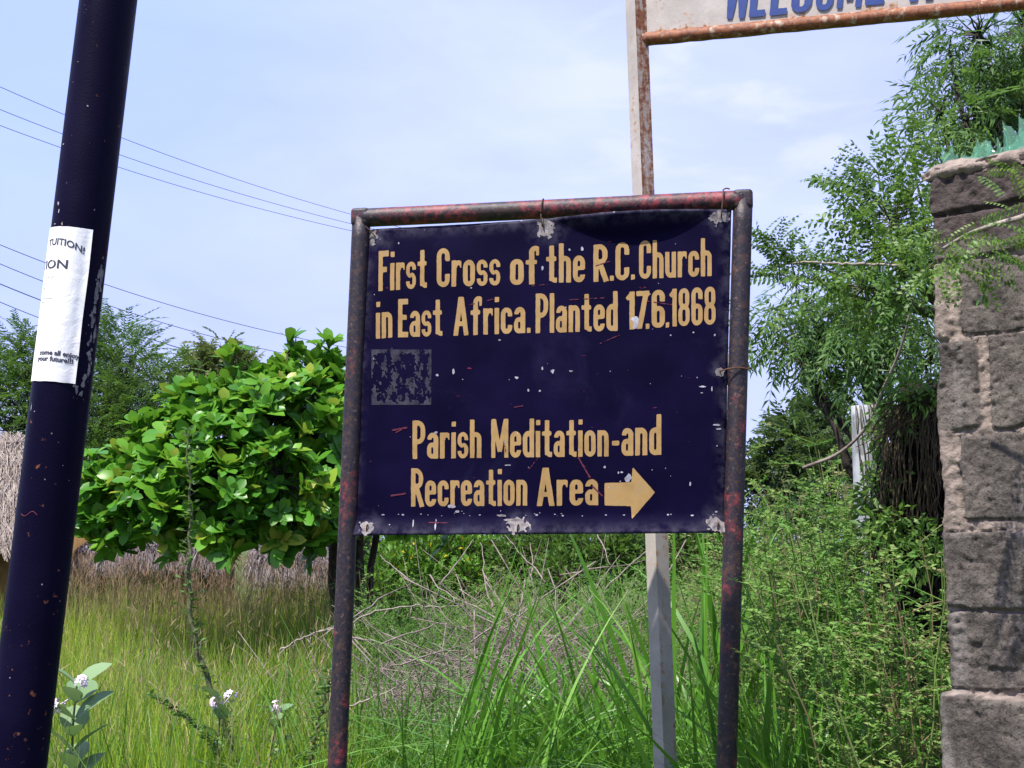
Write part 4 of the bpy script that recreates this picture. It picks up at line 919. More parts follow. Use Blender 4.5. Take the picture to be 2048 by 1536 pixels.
def oval_shrub():
    rng = np.random.default_rng(31); r = thing('leafy_shrub', 'bright shrub with rows of small oval leaves crowding the wall edge', 'shrub', at(1975, 4.1))
    B = [(1790,350,4.3,42),(1740,390,4.3,36),(1820,400,4.2,55),(1830,330,4.3,40),(1790,440,4.2,60),(1850,460,4.1,45),(1740,460,4.3,38),(1810,520,4.1,66),(1760,500,4.2,45),(1850,540,4.0,45),(1700,545,4.3,45),(1640,560,4.4,40),(1590,560,4.5,36),(1730,575,4.2,55),(1800,590,4.1,55)]
    tr = MB(); f0 = P(1905, 650, 4.15); ft = at(1975, 4.1)
    limb(tr, ft-np.array([0, 0, .1]), f0, .016, .012, rng, 10, .1)
    c = np.array([P(b[0], b[1], b[2]) for b in B])
    for q in c: limb(tr, f0, q, .009, .003, rng, 9, .15, sides=5)
    p, d, cc, k = blob_pts(B, 340, rng, .15, .15)
    for a, b in zip(cc, p): tr.tube(wpath(a, b, 4, .2, rng), np.linspace(.003, .0015, 4), 3)
    # long loose shoots
    mb = MB(); shoots = [[(1740,400),(1700,372),(1660,360)],[(1790,420),(1735,432),(1690,405)],[(1830,340),(1850,300),(1858,270)],[(1760,380),(1752,340),(1735,325)],[(1560,560),(1552,510),(1522,482)],[(1590,550),(1570,500),(1548,478)],[(1600,560),(1550,548),(1505,556)],[(1800,540),(1830,520),(1880,530)],[(1850,500),(1890,545),(1905,570)],[(1700,560),(1640,535),(1600,528)]]
    ps, ds = [p], [nrm(d+np.array([0, 0, .1])+rng.normal(0, .5, d.shape))]
    for s in shoots:
        q = ppath(s, 4.25, 12); tr.tube(q, np.linspace(.003, .0012, 12), 4); t = np.gradient(q, axis=0)
        for j in range(2, 12): 
            for sg in (-1, 1): ps.append(q[j:j+1]); ds.append(nrm(t[j:j+1]*1.0+np.array([[sg*.02, 0, .012]])+rng.normal(0, .006, (1, 3))))
    p = np.concatenate(ps); ds = np.concatenate(ds); kk = rng.integers(0, 3, len(p)); small = np.ones(len(p)); small[340:] = .62
    for i in range(3):
        m = kk == i; crown_of(mb, T_oval[i], p[m], ds[m], .165*rng.uniform(.7, 1.15, m.sum())*small[m], rng, np.clip(rng.normal(.5, .2, m.sum()), 0, 1), .8)
    tr.build('trunk', M['green_stem'], r); mb.build('crown', M['shrub'], r)
    # pale thorny cane lying across
    r = thing('thorny_cane', 'pale bare thorny cane stretching level left of the wall top', 'branch', P(1690, 530, 4.05))
    mb = MB(); q = ppath([(1530,538,4.3),(1580,527,4.25),(1680,527,4.1),(1800,531,4.0)], 4.1, 30); q = q+rng.normal(0, .0016, q.shape); mb.tube(q, np.linspace(.003, .0045, 30), 6)
    for j in range(3, 29, 3): mb.tube(np.array([q[j], q[j]+np.array([rng.uniform(-.006, .006), 0, .016*rng.choice([-1, 1])])]), [.0016, .0003], 4)
    mb.build('stem', M['pale_twig'], r)
    r = thing('hanging_cane', 'long brown cane slanting down to the weeds below the drooping tree', 'branch', P(1750, 760, 5.3))
    mb = MB(); q = ppath([(1838,520,5.0),(1825,600,5.1),(1800,700,5.2),(1765,780,5.3),(1735,850,5.4),(1680,905,5.5),(1606,936,5.6)], 5.2, 36); mb.tube(q, np.linspace(.004, .008, 36), 6); mb.build('stem', M['twig'], r)
    r = thing('leafy_branch', 'pale stick with light green leaf sprays hanging before the block wall', 'branch', P(1990, 450, 2.62))
    mb = MB(); q = ppath([(2160,380,2.5),(2048,433,2.55),(1980,452,2.62),(1930,472,2.68),(1885,498,2.74)], 2.6, 30); mb.tube(q, np.linspace(.0075, .0035, 30), 7); mb.build('stem', M['pale_twig'], r)
    mb = MB(); p, dd = [], []
    for (px, py, n, rr) in [(2035,440,9,40),(2030,345,7,26),(2010,500,14,42),(1965,505,7,26),(1890,505,12,34),(1900,470,8,25),(1870,540,8,30),(1960,460,5,18),(2040,400,5,22),(1945,535,6,20)]:
        for _ in range(n): a = rng.uniform(0, 6.28); p.append(P(px+rr*.7*rng.normal(), py+rr*.5*rng.normal(), 2.6+rng.uniform(-.05, .06))); dd.append((math.cos(a), rng.uniform(-.5, .3), math.sin(a)*.6-.2))
    p, dd = np.array(p), nrm(np.array(dd)); crown_of(mb, T_oval[1], p, dd, .085*rng.uniform(.7, 1.2, len(p)), rng, np.clip(rng.normal(.7, .15, len(p)), 0, 1), .8)
    tv, tf, tc = leaf_tmpl(.032, .015, 3, .55, .2, .2); s0 = P(1968, 590, 2.66)
    q = np.array([P(1972, 560, 2.7), s0, P(1965, 607, 2.66)]); mb.tube(q, .0012, 4)
    dl = nrm(np.array([(-.8, -.3, -.7), (.7, -.3, -.7), (-.3, -.5, .8), (.1, -.4, -.9), (.5, -.3, .5)])); mb.inst(tv, tf, frames(dl), np.tile(s0, (5, 1)), np.full(5, .35), tc)
    mb.build('leaves', M['shrub'], r)
oval_shrub()

def vine_mass():
    rng = np.random.default_rng(41); r = thing('vine_covered_trunk', 'dark hollow tangle of dead brown vines against the wall edge', 'dead tree', at(1845, 4.6))
    Y = 4.7; mb = MB()
    # a broken trunk hidden in the tangle
    n, m = 46, 40; t = np.linspace(0, 1, n); a = np.arange(m)*2*PI/m; base = at(1868, Y+.05); top = P(1880, 770, Y+.1)
    Tg, Ag = np.meshgrid(t, a, indexing='ij'); cen = base*(1-Tg[..., None])+top*Tg[..., None]
    R = (.15+.05*np.sin(Tg*2.6)-.06*Tg)*(1+.9*(fbm(v3(np.cos(Ag)*2.2, np.sin(Ag)*2.2, Tg*5), 4)-.5)+.25*(np.abs(((Ag*4.3+Tg*2) % 1)-.5)))
    v = cen+np.stack([np.cos(Ag)*R, np.sin(Ag)*R*.7, 0*R], -1); i = np.arange(n-1)[:, None]*m; j = np.arange(m)[None]; j2 = (j+1) % m
    mb.add(v, [np.stack([i+j, i+j2, i+m+j2, i+m+j], -1).reshape(-1, 4), (np.arange(m)+(n-1)*m)[None]]); mb.build('trunk', M['vine'], r)
    mb = MB()
    for k in range(420):
        x = 1900-120*rng.uniform(0, 1)**1.3; y0 = 770+abs(x-1880)*.7+rng.uniform(-20, 60); L = rng.uniform(120, 420)
        yy = Y-.17+rng.uniform(-.05, .14); pts = [(x, y0, yy), (x+rng.normal(0, 20), y0+L*.35, yy-.03), (x+rng.normal(-4, 24), y0+L*.7, yy-.02), (x+rng.normal(-4, 18), min(y0+L, 1390), yy)]
        if k % 4 == 0: a = rng.uniform(0, 6.28); pts = [(x+math.cos(a+u)*rng.uniform(10, 45), y0+60+L*.3+math.sin(a+u)*rng.uniform(15, 60), yy-.05) for u in (0, 1.1, 2.2, 3.4, 4.4)]
        q = ppath(pts, Y, 12); q += rng.normal(0, .005, q.shape); mb.tube(q, rng.uniform(.0012, .0045), 4)
    mb.build('dead_vines', M['vine'], r)
    mb = MB()
    for k in range(95):
        x = rng.uniform(1770, 1890); y0 = rng.uniform(755, 830)+(1880-x)*.35; q = ppath([(x+60, y0-rng.uniform(10, 40), Y-.25), (x, y0, Y-.3), (x-rng.uniform(20, 70), y0+rng.uniform(20, 70), Y-.28)] if k % 2 else [(x, y0, Y-.28), (x-rng.uniform(-5, 12), y0+rng.uniform(60, 200), Y-.3), (x+rng.uniform(-30, 20), y0+rng.uniform(200, 290), Y-.27)], Y, 10)
        q += rng.normal(0, .004, q.shape); mb.tube(q, rng.uniform(.0012, .003), 4)
    mb.build('brown_stems', M['vine_light'], r)
    mb = MB(); B = [(1770,830,4.5,40),(1800,790,4.45,45),(1840,765,4.4,40),(1775,890,4.5,38),(1790,950,4.5,35),(1760,985,4.5,45),(1800,850,4.45,36),(1740,1000,4.6,40),(1835,800,4.4,34),(1865,780,4.4,30),(1800,1050,4.35,45),(1845,1075,4.3,40),(1872,1110,4.3,36),(1825,1120,4.3,45),(1760,1060,4.4,45),(1758,870,5.8,24),(1752,940,5.8,30),(1764,820,5.8,22)]
    p, d, cc, k = blob_pts(B, 1500, rng, .1, 0); tv = leaf_tmpl(.034, .014, 2, .5, .2, .3)
    crown_of(mb, tv, p, nrm(d+rng.normal(0, .5, d.shape)+np.array([0, 0, -.3])), rng.uniform(.6, 1.3, len(p)), rng, np.clip(rng.normal(.55, .25, len(p)), 0, 1), 1.2)
    mb.build('creeper_leaves', M['shrub'], r)
    # limewashed pillar
    p0 = at(1738, 6.0); o = thing('whitewashed_pillar', 'flaking whitewashed pillar half hidden by creepers near the wall', 'pillar', p0)
    mb = MB(); n, m = 40, 32; tp = P(1735, 812, 6.0)[2]; z = np.concatenate([np.linspace(-.1, tp, n), [tp]]); a = np.arange(m)*2*PI/m; Zg, Ag = np.meshgrid(z, a, indexing='ij'); R = np.full(Zg.shape, .062)*(1+.05*(fbm(v3(np.cos(Ag)*3, np.sin(Ag)*3, Zg*5), 3)-.5)); R[-1] = .02
    v = np.stack([p0[0]+np.cos(Ag)*R, p0[1]+np.sin(Ag)*R, Zg], -1); i = np.arange(n)[:, None]*m; j = np.arange(m)[None]; j2 = (j+1) % m
    mb.add(v, [np.stack([i+j, i+j2, i+m+j2, i+m+j], -1).reshape(-1, 4), (np.arange(m)+n*m)[None]]); mb.build('column', M['lime'], o)
    mb = MB()
    for k in range(26):
        a0 = rng.uniform(-2.6, -.3); pts = [np.array([p0[0]+math.cos(a0+s*.5)*.070, p0[1]+math.sin(a0+s*.5)*.070, tp-s*rng.uniform(.5, .8)]) for s in np.linspace(0, 1, 9)]
        mb.tube(np.array(pts)+rng.normal(0, .004, (9, 3)), .002, 4)
    mb.build('creeper_stems', M['vine_light'], o)
vine_mass()

# ------------------------------------------------------------------ huts
def thatch_slope(mb, a, b, c, d, n, rng, L, w, lift=.04, droop=.12):
    """a,b along the ridge, d,c along the eave; straw laid down the slope"""
    u, v = rng.uniform(0, 1, n), rng.uniform(0, 1, n)**.9
    p = ((a*(1-u)[:, None]+b*u[:, None])*(1-v)[:, None]+(d*(1-u)[:, None]+c*u[:, None])*v[:, None])
    down = nrm((d+c)/2-(a+b)/2); side = nrm(b-a); nn = np.cross(side, down); nn = nn if nn[2] > 0 else -nn
    dirs = nrm(down+side*rng.normal(0, .22, (n, 1))+nn*np.abs(rng.normal(.04, .07, (n, 1)))); ln = rng.uniform(.6, 1.2, n)*L
    p = p+nn*rng.uniform(0, lift, (n, 1)); e = p+dirs*ln[:, None]; e[:, 2] -= droop*ln*(v > .85)
    s = nrm(side+nn*rng.normal(0, .8, (n, 1)))*w*rng.uniform(.6, 1.5, (n, 1))
    m2 = (p+e)/2+nn*.01; V = np.stack([p-s, p+s, m2-s, m2+s, e-s*.4, e+s*.4], 1); col = np.zeros((n, 6, 3)); col[..., 0] = np.clip(rng.beta(2, 2, n)+rng.normal(0, .1, n), 0, 1)[:, None]
    q = np.array([(0, 1, 3, 2), (2, 3, 5, 4)]); mb.add(V.reshape(-1, 3), (q[None]+(np.arange(n)*6)[:, None, None]).reshape(-1, 4), col.reshape(-1, 3))
def mud_hut():
    rng = np.random.default_rng(51); Y = 12.0; r = thing('mud_hut', 'ochre mud hut under a grey straw thatch roof at the left edge', 'hut', at(-120, Y+1))
    e0, e1 = P(-420, 1083, Y), P(66, 1083, Y); z = e0[2]; a, b = P(-420, 868, Y+1.6), P(40, 868, Y+1.6)
    mb = MB(); x1 = gx(46, Y+.3); mb.box((gx(-420, Y), Y+.3, -.1), (x1, Y+2.9, z+.05)); mb.build('wall', M['mud'], r, False)
    mb = MB(); d2, c2 = a+(a-e0)*np.array([0, 1, -1]), b+(b-e1)*np.array([0, 1, -1]); dn = np.array([0, 0, .06])
    mb.add(np.array([a-dn, b-dn, e1-dn, e0-dn, d2-dn, c2-dn]), [np.array([(0, 3, 2, 1), (0, 1, 5, 4)]), np.array([(1, 2, 5), (0, 4, 3)])]); mb.build('roof_underlay', M['thatch_core'], r, False)
    mb = MB(); thatch_slope(mb, a, b, e1, e0, 15000, rng, .30, .004, .06); thatch_slope(mb, a, b, c2, d2, 1500, rng, .5, .02, .06); thatch_slope(mb, (a+b)/2+(b-a)*.5, b+np.array([.12, 0, -.02]), e1+np.array([.1, 0, 0]), e1, 1800, rng, .3, .006)
    mb.build('thatch', M['thatch'], r)
    mb = MB(); mb.tube(wpath(P(-420, 887, Y+1.35), P(52, 884, Y+1.35), 14, .01, rng), .017, 6); mb.build('binding_pole', M['twig'], r)
mud_hut()
def shed(name, label, x0, x1, yr, ye, yb, Y, seed, nst, group):
    rng = np.random.default_rng(seed); r = thing(name, label, 'shed', at((x0+x1)/2, Y), group)
    a, b = P(x0+10, yr, Y+.9), P(x1-14, yr+4, Y+.9); d, c = P(x0-8, ye, Y), P(x1+8, ye+6, Y); dn = np.array([0, 0, .05])
    mb = MB(); d2, c2 = a+(a-d)*np.array([0, 1, -1]), b+(b-c)*np.array([0, 1, -1]); mb.add(np.array([a-dn, b-dn, c-dn, d-dn, d2-dn, c2-dn]), [np.array([(0, 3, 2, 1), (0, 1, 5, 4)]), np.array([(1, 2, 5), (0, 4, 3)])]); mb.build('roof_underlay', M['thatch_core'], r, False)
    mb = MB(); thatch_slope(mb, a, b, c, d, 7000, rng, .26, .0035, .10, .5); thatch_slope(mb, a, b, c2, d2, 600, rng, .4, .015, .1)
    n = 260; u = rng.uniform(0, 1, n)[:, None]; p = a*(1-u)+b*u; blades(mb, p-np.array([0, 0, .05]), rng.uniform(.1, .28, n), .006, rng, .5, .3, .1, 3, rng.beta(2, 2, n)); mb.build('thatch', M['thatch_grey'], r)
    mb = MB(); X0, X1 = d[0]+.12, c[0]-.12; mb.box((X0, Y+.42, -.1), (X1, Y+1.35, d[2]-.03)); mb.build('dark_inside', M['dark_in'], r, False)  # solid dark box behind the stalks, coloured as the shaded shed inside
    mb = MB(); k = nst; xs = rng.uniform(X0, X1, k); pts = np.stack([xs, np.full(k, Y+.3)+rng.uniform(-.05, .1, k), np.full(k, -.05)], 1); blades(mb, pts, rng.uniform(.7, .97, k)*(d[2]-.02), rng.uniform(.012, .035, k), rng, .03, .03, .02, 3, rng.beta(2, 2.4, k)); mb.build('stalk_wall', M['stalk'], r)
    for x in np.linspace(X0, X1, max(3, int((X1-X0)/.75)+1)): mb = MB(); mb.tube(wpath((x, Y+.22, -.2), (x+rng.normal(0, .03), Y+.2, d[2]+.03), 6, .03, rng), .028, 7); mb.build('post', M['vine'], r)
    for zz in (.38, .68, d[2]-.16): mb = MB(); mb.tube(wpath((X0-.1, Y+.17, zz), (X1+.1, Y+.17, zz+rng.normal(0, .03)), 9, .015, rng), .013, 6); mb.build('rail', M['twig'], r)
shed('thatched_shed', 'low grey thatched stick shed nearer the leaning pole', 245, 430, 1048, 1108, 1240, 13.4, 61, 330, 'low thatched sheds')
shed('thatched_shed', 'low ragged thatched stick shed beside the left sign post', 505, 655, 1090, 1140, 1250, 13.2, 62, 260, 'low thatched sheds')
shed('thatched_shed', 'low dark thatched stick shed hidden right behind the leaning pole', 120, 225, 1075, 1118, 1240, 13.8, 63, 200, 'low thatched sheds')

# ------------------------------------------------------------------ power lines
def wires():
    Ws = [[(0,174),(130,229),(243,276),(700,428)],[(0,219),(125,268),(238,309),(700,447)],[(0,251),(121,295),(236,334),(700,461)],[(0,490),(91,525),(207,568),(694,695)],[(0,528),(85,562),(202,606),(513,695)],[(0,568),(80,600),(219,651),(530,743)],[(0,604),(75,635),(314,713),(376,730)]]
    names = ['topmost thin overhead wire crossing behind the leaning pole', 'second thin overhead wire from the top behind the leaning pole', 'third thin overhead wire from the top behind the leaning pole', 'uppermost wire of the lower bundle, reaching the twin leafy spires', 'second wire of the lower bundle above the feathery tree', 'thicker third wire of the lower bundle crossing the olive tree', 'lowest overhead wire sinking behind the glossy tree']
    for k, (w, lb) in enumerate(zip(Ws, names)):
        a = np.array(w, float); co = np.polyfit(a[:, 0], a[:, 1], 2); xs = np.linspace(-260, 980, 40); ys = np.polyval(co, xs)
        vx = -co[1]/(2*co[0]) if co[0] < 0 else 1e9; ys = np.where(xs > vx, np.polyval(co, vx), ys)
        Ys = 26+(xs+260)/1240*24; mb = MB(); mb.tube(np.array([P(x, y, q) for x, y, q in zip(xs, ys, Ys)]), (.0085, .0085, .0085, .010, .010, .013, .010)[k], 5)
        tag(mb.build('power_line', M['cable']), lb, 'cable', 'overhead power lines')
wires()

# ------------------------------------------------------------------ grasses
def scatter(n, Y0, Y1, x0, x1, rng, dens=None):
    """roots on the ground between two distances and two picture columns, uniform in area"""
    Y = np.sqrt(rng.uniform(Y0**2, Y1**2, n)); px = rng.uniform(x0, x1, n); q = np.stack([(px-1024)/F*Y, Y, np.zeros(n)], 1)
    if dens is not None: q = q[dens(q, px)]
    return q
rng = np.random.default_rng(71)
# left meadow: fine upright yellow-green blades
mb = MB(); q = scatter(44000, 4.7, 13.0, -60, 720, rng, lambda q, px: fbm(q*1.3, 3) > .33)
blades(mb, q, rng.uniform(.45, .95, len(q))*(.75+.5*fbm(q*.8+3, 2))*np.interp(q[:, 1], [5, 9, 12.5], [.95, 1.12, 1.42]), rng.uniform(.0035, .0075, len(q)), rng, .09, .22, .16, 4, np.clip(rng.beta(1.1, 1.2, len(q))*.9+(fbm(q*.9+9, 4)-.5)*1.6+.02, 0, 1))
kind(mb.build('meadow_grass', M['meadow']), 'stuff')['label'] = 'fine yellow-green meadow grass on the left'
mb = MB(); q = scatter(1700, 4.8, 9.5, -40, 690, rng); blades(mb, q, rng.uniform(.55, 1.0, len(q)), rng.uniform(.008, .015, len(q)), rng, .14, .30, .2, 5, np.clip(rng.beta(2, 2, len(q)), 0, 1))
q = scatter(260, 4.8, 9.5, -40, 690, rng); blades(mb, q, rng.uniform(.7, 1.15, len(q)), rng.uniform(.006, .010, len(q)), rng, .25, .6, .5, 6, np.full(len(q), .97))
kind(mb.build('meadow_grass', M['grass']), 'stuff')['label'] = 'broader green blades in the left meadow'
mb = MB(); q = scatter(240, 4.9, 9.8, -40, 700, rng); h = rng.uniform(.75, 1.12, len(q)); blades(mb, q, h, .005, rng, .10, .14, .06, 5, rng.uniform(.4, 1, len(q)))
tips = np.repeat(q+np.stack([0*h, 0*h, h*.95], 1), 6, 0)+rng.normal(0, .022, (len(q)*6, 3)); blades(mb, tips, .05, .0035, rng, .7, .3, .1, 2, rng.uniform(.2, .9, len(tips)))
kind(mb.build('straw_stems', M['dry']), 'stuff')['label'] = 'scattered straw stems with seed heads in the left meadow'
# tan seed stems in front of the sheds
mb = MB(); q = scatter(1500, 10.8, 12.7, 110, 700, rng); h = rng.uniform(.95, 1.50, len(q))
blades(mb, q, h, rng.uniform(.004, .007, len(q)), rng, .08, .10, .05, 4, rng.uniform(.1, .9, len(q)))
tips = q+np.stack([rng.normal(0, .05, len(q)), rng.normal(0, .05, len(q)), h*.93], 1); tips = np.repeat(tips, 5, 0)+rng.normal(0, .025, (len(q)*5, 3)); blades(mb, tips, .07, .004, rng, .6, .3, .1, 2, rng.uniform(0, .6, len(tips)))
kind(mb.build('dry_grass', M['dry']), 'stuff')['label'] = 'tan dry seed stems before the thatched sheds'
# lush long grass in the middle and right
mb = MB(); q = scatter(21000, 4.6, 8.5, 640, 2100, rng, lambda q, px: rng.random(len(q)) < np.clip((px-600)/150, .15, 1))
blades(mb, q, rng.uniform(.28, .75, len(q))*(.7+.5*fbm(q*1.1, 2)), rng.uniform(.005, .013, len(q)), rng, .28, .65, .40, 5, np.clip(rng.beta(2, 2.2, len(q))*.8+(fbm(q*1.2+4, 3)-.5)*.9+.1, 0, 1))
q = scatter(2400, 5.0, 7.6, 640, 1900, rng); blades(mb, q, rng.uniform(.8, 1.2, len(q)), rng.uniform(.008, .016, len(q)), rng, .3, .7, .5, 6, np.clip(rng.beta(2, 3, len(q)), 0, 1))
q = scatter(3800, 4.1, 5.4, 1480, 1960, rng); blades(mb, q, rng.uniform(.55, 1.22, len(q)), rng.uniform(.006, .013, len(q)), rng, .3, .8, .5, 6, np.clip(rng.beta(2, 2, len(q)), 0, 1))
q = scatter(700, 4.8, 6.5, 640, 1960, rng); blades(mb, q, rng.uniform(.9, 1.35, len(q)), rng.uniform(.006, .012, len(q)), rng, .3, .7, .5, 6, np.clip(rng.beta(2, 3, len(q)), 0, 1))
kind(mb.build('long_grass', M['grass']), 'stuff')['label'] = 'lush green long grass below the sign'
# low filler over the farther ground
mb = MB(); q = scatter(30000, 7.5, 20, -300, 2300, rng); blades(mb, q, rng.uniform(.3, .85, len(q)), rng.uniform(.010, .020, len(q)), rng, .25, .4, .2, 3, np.clip(rng.beta(2, 2, len(q)), 0, 1))
kind(mb.build('rough_grass', M['grass']), 'stuff')['label'] = 'rough grass covering the ground farther back'

def clump(px, Y, n, h, seed, label, bias=(0, 0), w=.018, spread=.10, bend=.55):
    rng = np.random.default_rng(seed); b = at(px, Y); mb = MB(); q = b+np.stack([rng.normal(0, spread, n), rng.normal(0, spread, n), np.zeros(n)], 1)
    blades(mb, q, h*1.32*rng.uniform(.5, 1.05, n), w*1.55*rng.uniform(.5, 1.1, n), rng, .22, bend*1.25, .48, 10, np.clip(rng.beta(2.2, 2, n), 0, 1), np.array(bias) if bias != (0, 0) else None)
    o = mb.build('grass_clump', M['guinea']); tag(o, label, 'grass clump', 'broad-bladed grass clumps')
clump(880, 5.6, 80, 1.25, 81, 'broad-bladed grass clump arching right between the two sign posts', (.7, -.1), .016, .07)
clump(1400, 6.2, 64, 1.55, 82, 'tallest broad-bladed grass clump just right of the white post', (0, 0), .024, .10, .30)
clump(1300, 5.5, 80, 1.35, 83, 'broad-bladed grass clump leaning left against the white post', (-.75, 0), .018, .10)
clump(1520, 6.0, 46, 1.5, 84, 'broad-bladed grass clump with drooping tips right of the right sign post', (0, 0), .024, .10, .45)
clump(1590, 4.7, 85, 1.2, 85, 'broad-bladed grass clump fanning right among the tall weeds', (.5, .1), .022, .08)
clump(1855, 3.9, 44, 1.1, 86, 'slim upright grass clump at the foot of the block wall', (.1, 0), .012, .08, .3)
clump(1680, 4.5, 85, 1.12, 88, 'broad-bladed grass clump in the thick of the tall weeds', (-.4, 0), .022, .09)
clump(1770, 4.4, 85, 1.05, 89, 'broad-bladed grass clump just left of the slim upright clump by the wall', (.3, -.2), .022, .09)
clump(985, 5.2, 50, 1.1, 90, 'broad-bladed grass clump flopping right before the brush pile', (.6, -.2), .015, .10)
clump(1200, 5.8, 50, 1.25, 92, 'broad-bladed grass clump left of the white post base, leaning left', (-.6, 0), .016, .10)
clump(1500, 4.6, 85, 1.15, 93, 'broad-bladed grass clump right behind the right sign post', (.2, 0), .022, .09)
clump(1080, 5.4, 64, 1.05, 87, 'low spreading grass clump in the middle under the sign', (.2, -.2), .014, .16, .8)

def weeds():
    rng = np.random.default_rng(91); T = []
    for k in range(5):
        m = MB(); st = wpath((0, 0, 0), (rng.normal(0, .12), rng.normal(0, .12), 1), 10, .06, rng); m.tube(st, np.linspace(.004, .0012, 10), 3, (.38, 0, 0))
        P_, D_ = [], []
        for b in range(15):
            t = rng.uniform(.2, 1); i = min(int(t*9), 8); a0 = st[i]+(st[i+1]-st[i])*(t*9-i); az = rng.uniform(0, 6.28); L = rng.uniform(.10, .26)*(1.15-t*.6); e = a0+np.array([math.cos(az)*L, math.sin(az)*L, L*rng.uniform(.1, .8)])
            m.tube(wpath(a0, e, 4, .1, rng), np.linspace(.0014, .0007, 4), 3, (.3, 0, 0))
            for j in range(22):
                s = rng.uniform(.1, 1.02); P_.append(a0*(1-s)+e*s); z = rng.uniform(0, 6.28); D_.append((math.cos(z), math.sin(z), rng.uniform(-.1, .7)))
        n = len(P_); tv, tf, tc = leaf_small(.0155, .0075); m.inst(tv, tf, frames(np.array(D_), roll=rng.normal(0, .6, n))*rng.uniform(.6, 1.3, n)[:, None, None], np.array(P_), rng.normal(0, .12, n), tc)
        by = {}
        for f in m.f: by.setdefault(f.shape[1], []).append(f)
        T.append((np.concatenate(m.v), [np.concatenate(x) for x in by.values()], np.concatenate(m.c)))
    def mass(q, h, name, label, mat, varm=.45):
        mb = MB(); kk = rng.integers(0, 5, len(q)); pv = (fbm(q*1.6, 3)-.5)*.9
        for i in range(5):
            m = kk == i; n = m.sum(); a = rng.uniform(0, 6.28, n); R = np.zeros((n, 3, 3)); R[:, 0, 0] = np.cos(a); R[:, 0, 1] = -np.sin(a); R[:, 1, 0] = np.sin(a); R[:, 1, 1] = np.cos(a); R[:, 2, 2] = 1
            R[:, 0, 2] = rng.normal(0, .12, n); R[:, 1, 2] = rng.normal(0, .12, n)
            s = h[m]; R = R*s[:, None, None]
            mb.inst(T[i][0], T[i][1], R, q[m], np.clip(rng.normal(varm, .14, n)+pv[m], .05, .95), T[i][2])
        kind(mb.build(name, M[mat]), 'stuff')['label'] = label
    q = scatter(470, 5.4, 8.6, 1440, 1990, rng); px = 1024+q[:, 0]/q[:, 1]*F
    h = (.85+(q[:, 1]-5)*.30)*rng.uniform(.75, 1.12, len(q))*np.clip(.82+(px-1440)/1200, .8, 1.1); mass(q, h, 'weed_thicket', 'tall fine-leaved weed thicket between the sign and the wall', 'weed')
    q = scatter(420, 8.6, 11.5, 700, 1560, rng); mass(q, rng.uniform(.85, 1.35, len(q)), 'weed_patch', 'fine-leaved weeds behind the white post', 'weed', .4)
    q = scatter(110, 5.0, 5.8, 1620, 1890, rng); mass(q, rng.uniform(1.35, 1.72, len(q)), 'weed_thicket', 'tallest weeds rising before the whitewashed pillar', 'weed')
    q = scatter(70, 3.8, 4.35, 1760, 1950, rng); mass(q, rng.uniform(1.15, 1.6, len(q)), 'weed_thicket', 'leafy weeds at the foot of the dark vine tangle', 'weed', .5)
    q = scatter(75, 5.2, 6.8, 640, 1440, rng); mass(q, rng.uniform(.35, .75, len(q)), 'low_weeds', 'low leafy weeds in the grass under the sign', 'weed', .4)
    q = scatter(45, 5.2, 6.6, 380, 660, rng); mass(q, rng.uniform(.3, .62, len(q)), 'low_weeds', 'low leafy weeds left of the sign', 'weed', .4)
    q = scatter(22, 4.0, 5.2, 1740, 1980, rng); mass(q, rng.uniform(.6, .95, len(q))*np.interp(1024+q[:, 0]/q[:, 1]*F, [1600, 1850], [.7, 1.2]), 'low_weeds', 'low leafy weeds by the wall foot', 'weed', .5)
weeds()

def bush(name, label, B, n, mat, seed, tv, sc, var, foot, group=None):
    rng = np.random.default_rng(seed); r = thing(name, label, 'bush', foot, group); p, d, cc, k = blob_pts(B, n, rng, .2, .2)
    tr = MB(); c = np.array([P(b[0], b[1], b[2]) for b in B])
    for q in c: limb(tr, foot-np.array([0, 0, .05]), q, .02, .006, rng, 7, .15, sides=5)
    for a, b in zip(cc[::4], p[::4]): tr.tube(wpath(a, b, 3, .1, rng), .003, 3)
    tr.build('stems', M['green_stem'], r); mb = MB()
    crown_of(mb, tv, p, nrm(d+rng.normal(0, .5, d.shape)+np.array([0, 0, .3])), sc*rng.uniform(.6, 1.3, n), rng, np.clip(rng.normal(var, .18, n), 0, .9), 1.0)
    if mat == 'bright':
        m = rng.random(n) < .02; f = leaf_small(.05, .05); crown_of(mb, f, p[m]+d[m]*.06, d[m], 1., rng, np.full(m.sum(), 1.), 1)
    mb.build('foliage', M[mat], r)
Tb = leaf_small(.07, .028)
bush('yellow_flower_bush', 'bright green bush dotted with yellow flowers behind the dry brush', [(790,1150,12.5,60),(850,1120,12.6,62),(920,1110,12.8,60),(970,1120,13,55),(760,1190,12.3,50),(850,1180,12.3,60),(930,1165,12.4,50)], 4200, 'bright', 101, Tb, 1.1, .5, at(860, 12.6))
bush('dark_bush', 'darker green bush behind the upper end of the brush pile', [(1030,1100,12.6,50),(1090,1110,12.4,60),(1160,1105,12.2,60),(1220,1110,12,55),(1270,1100,12,55),(1010,1140,12.5,40),(1120,1150,12,50),(1350,1100,12,60),(1430,1090,12,60)], 4200, 'feather', 102, Tb, 1.2, .5, at(1140, 12.3))

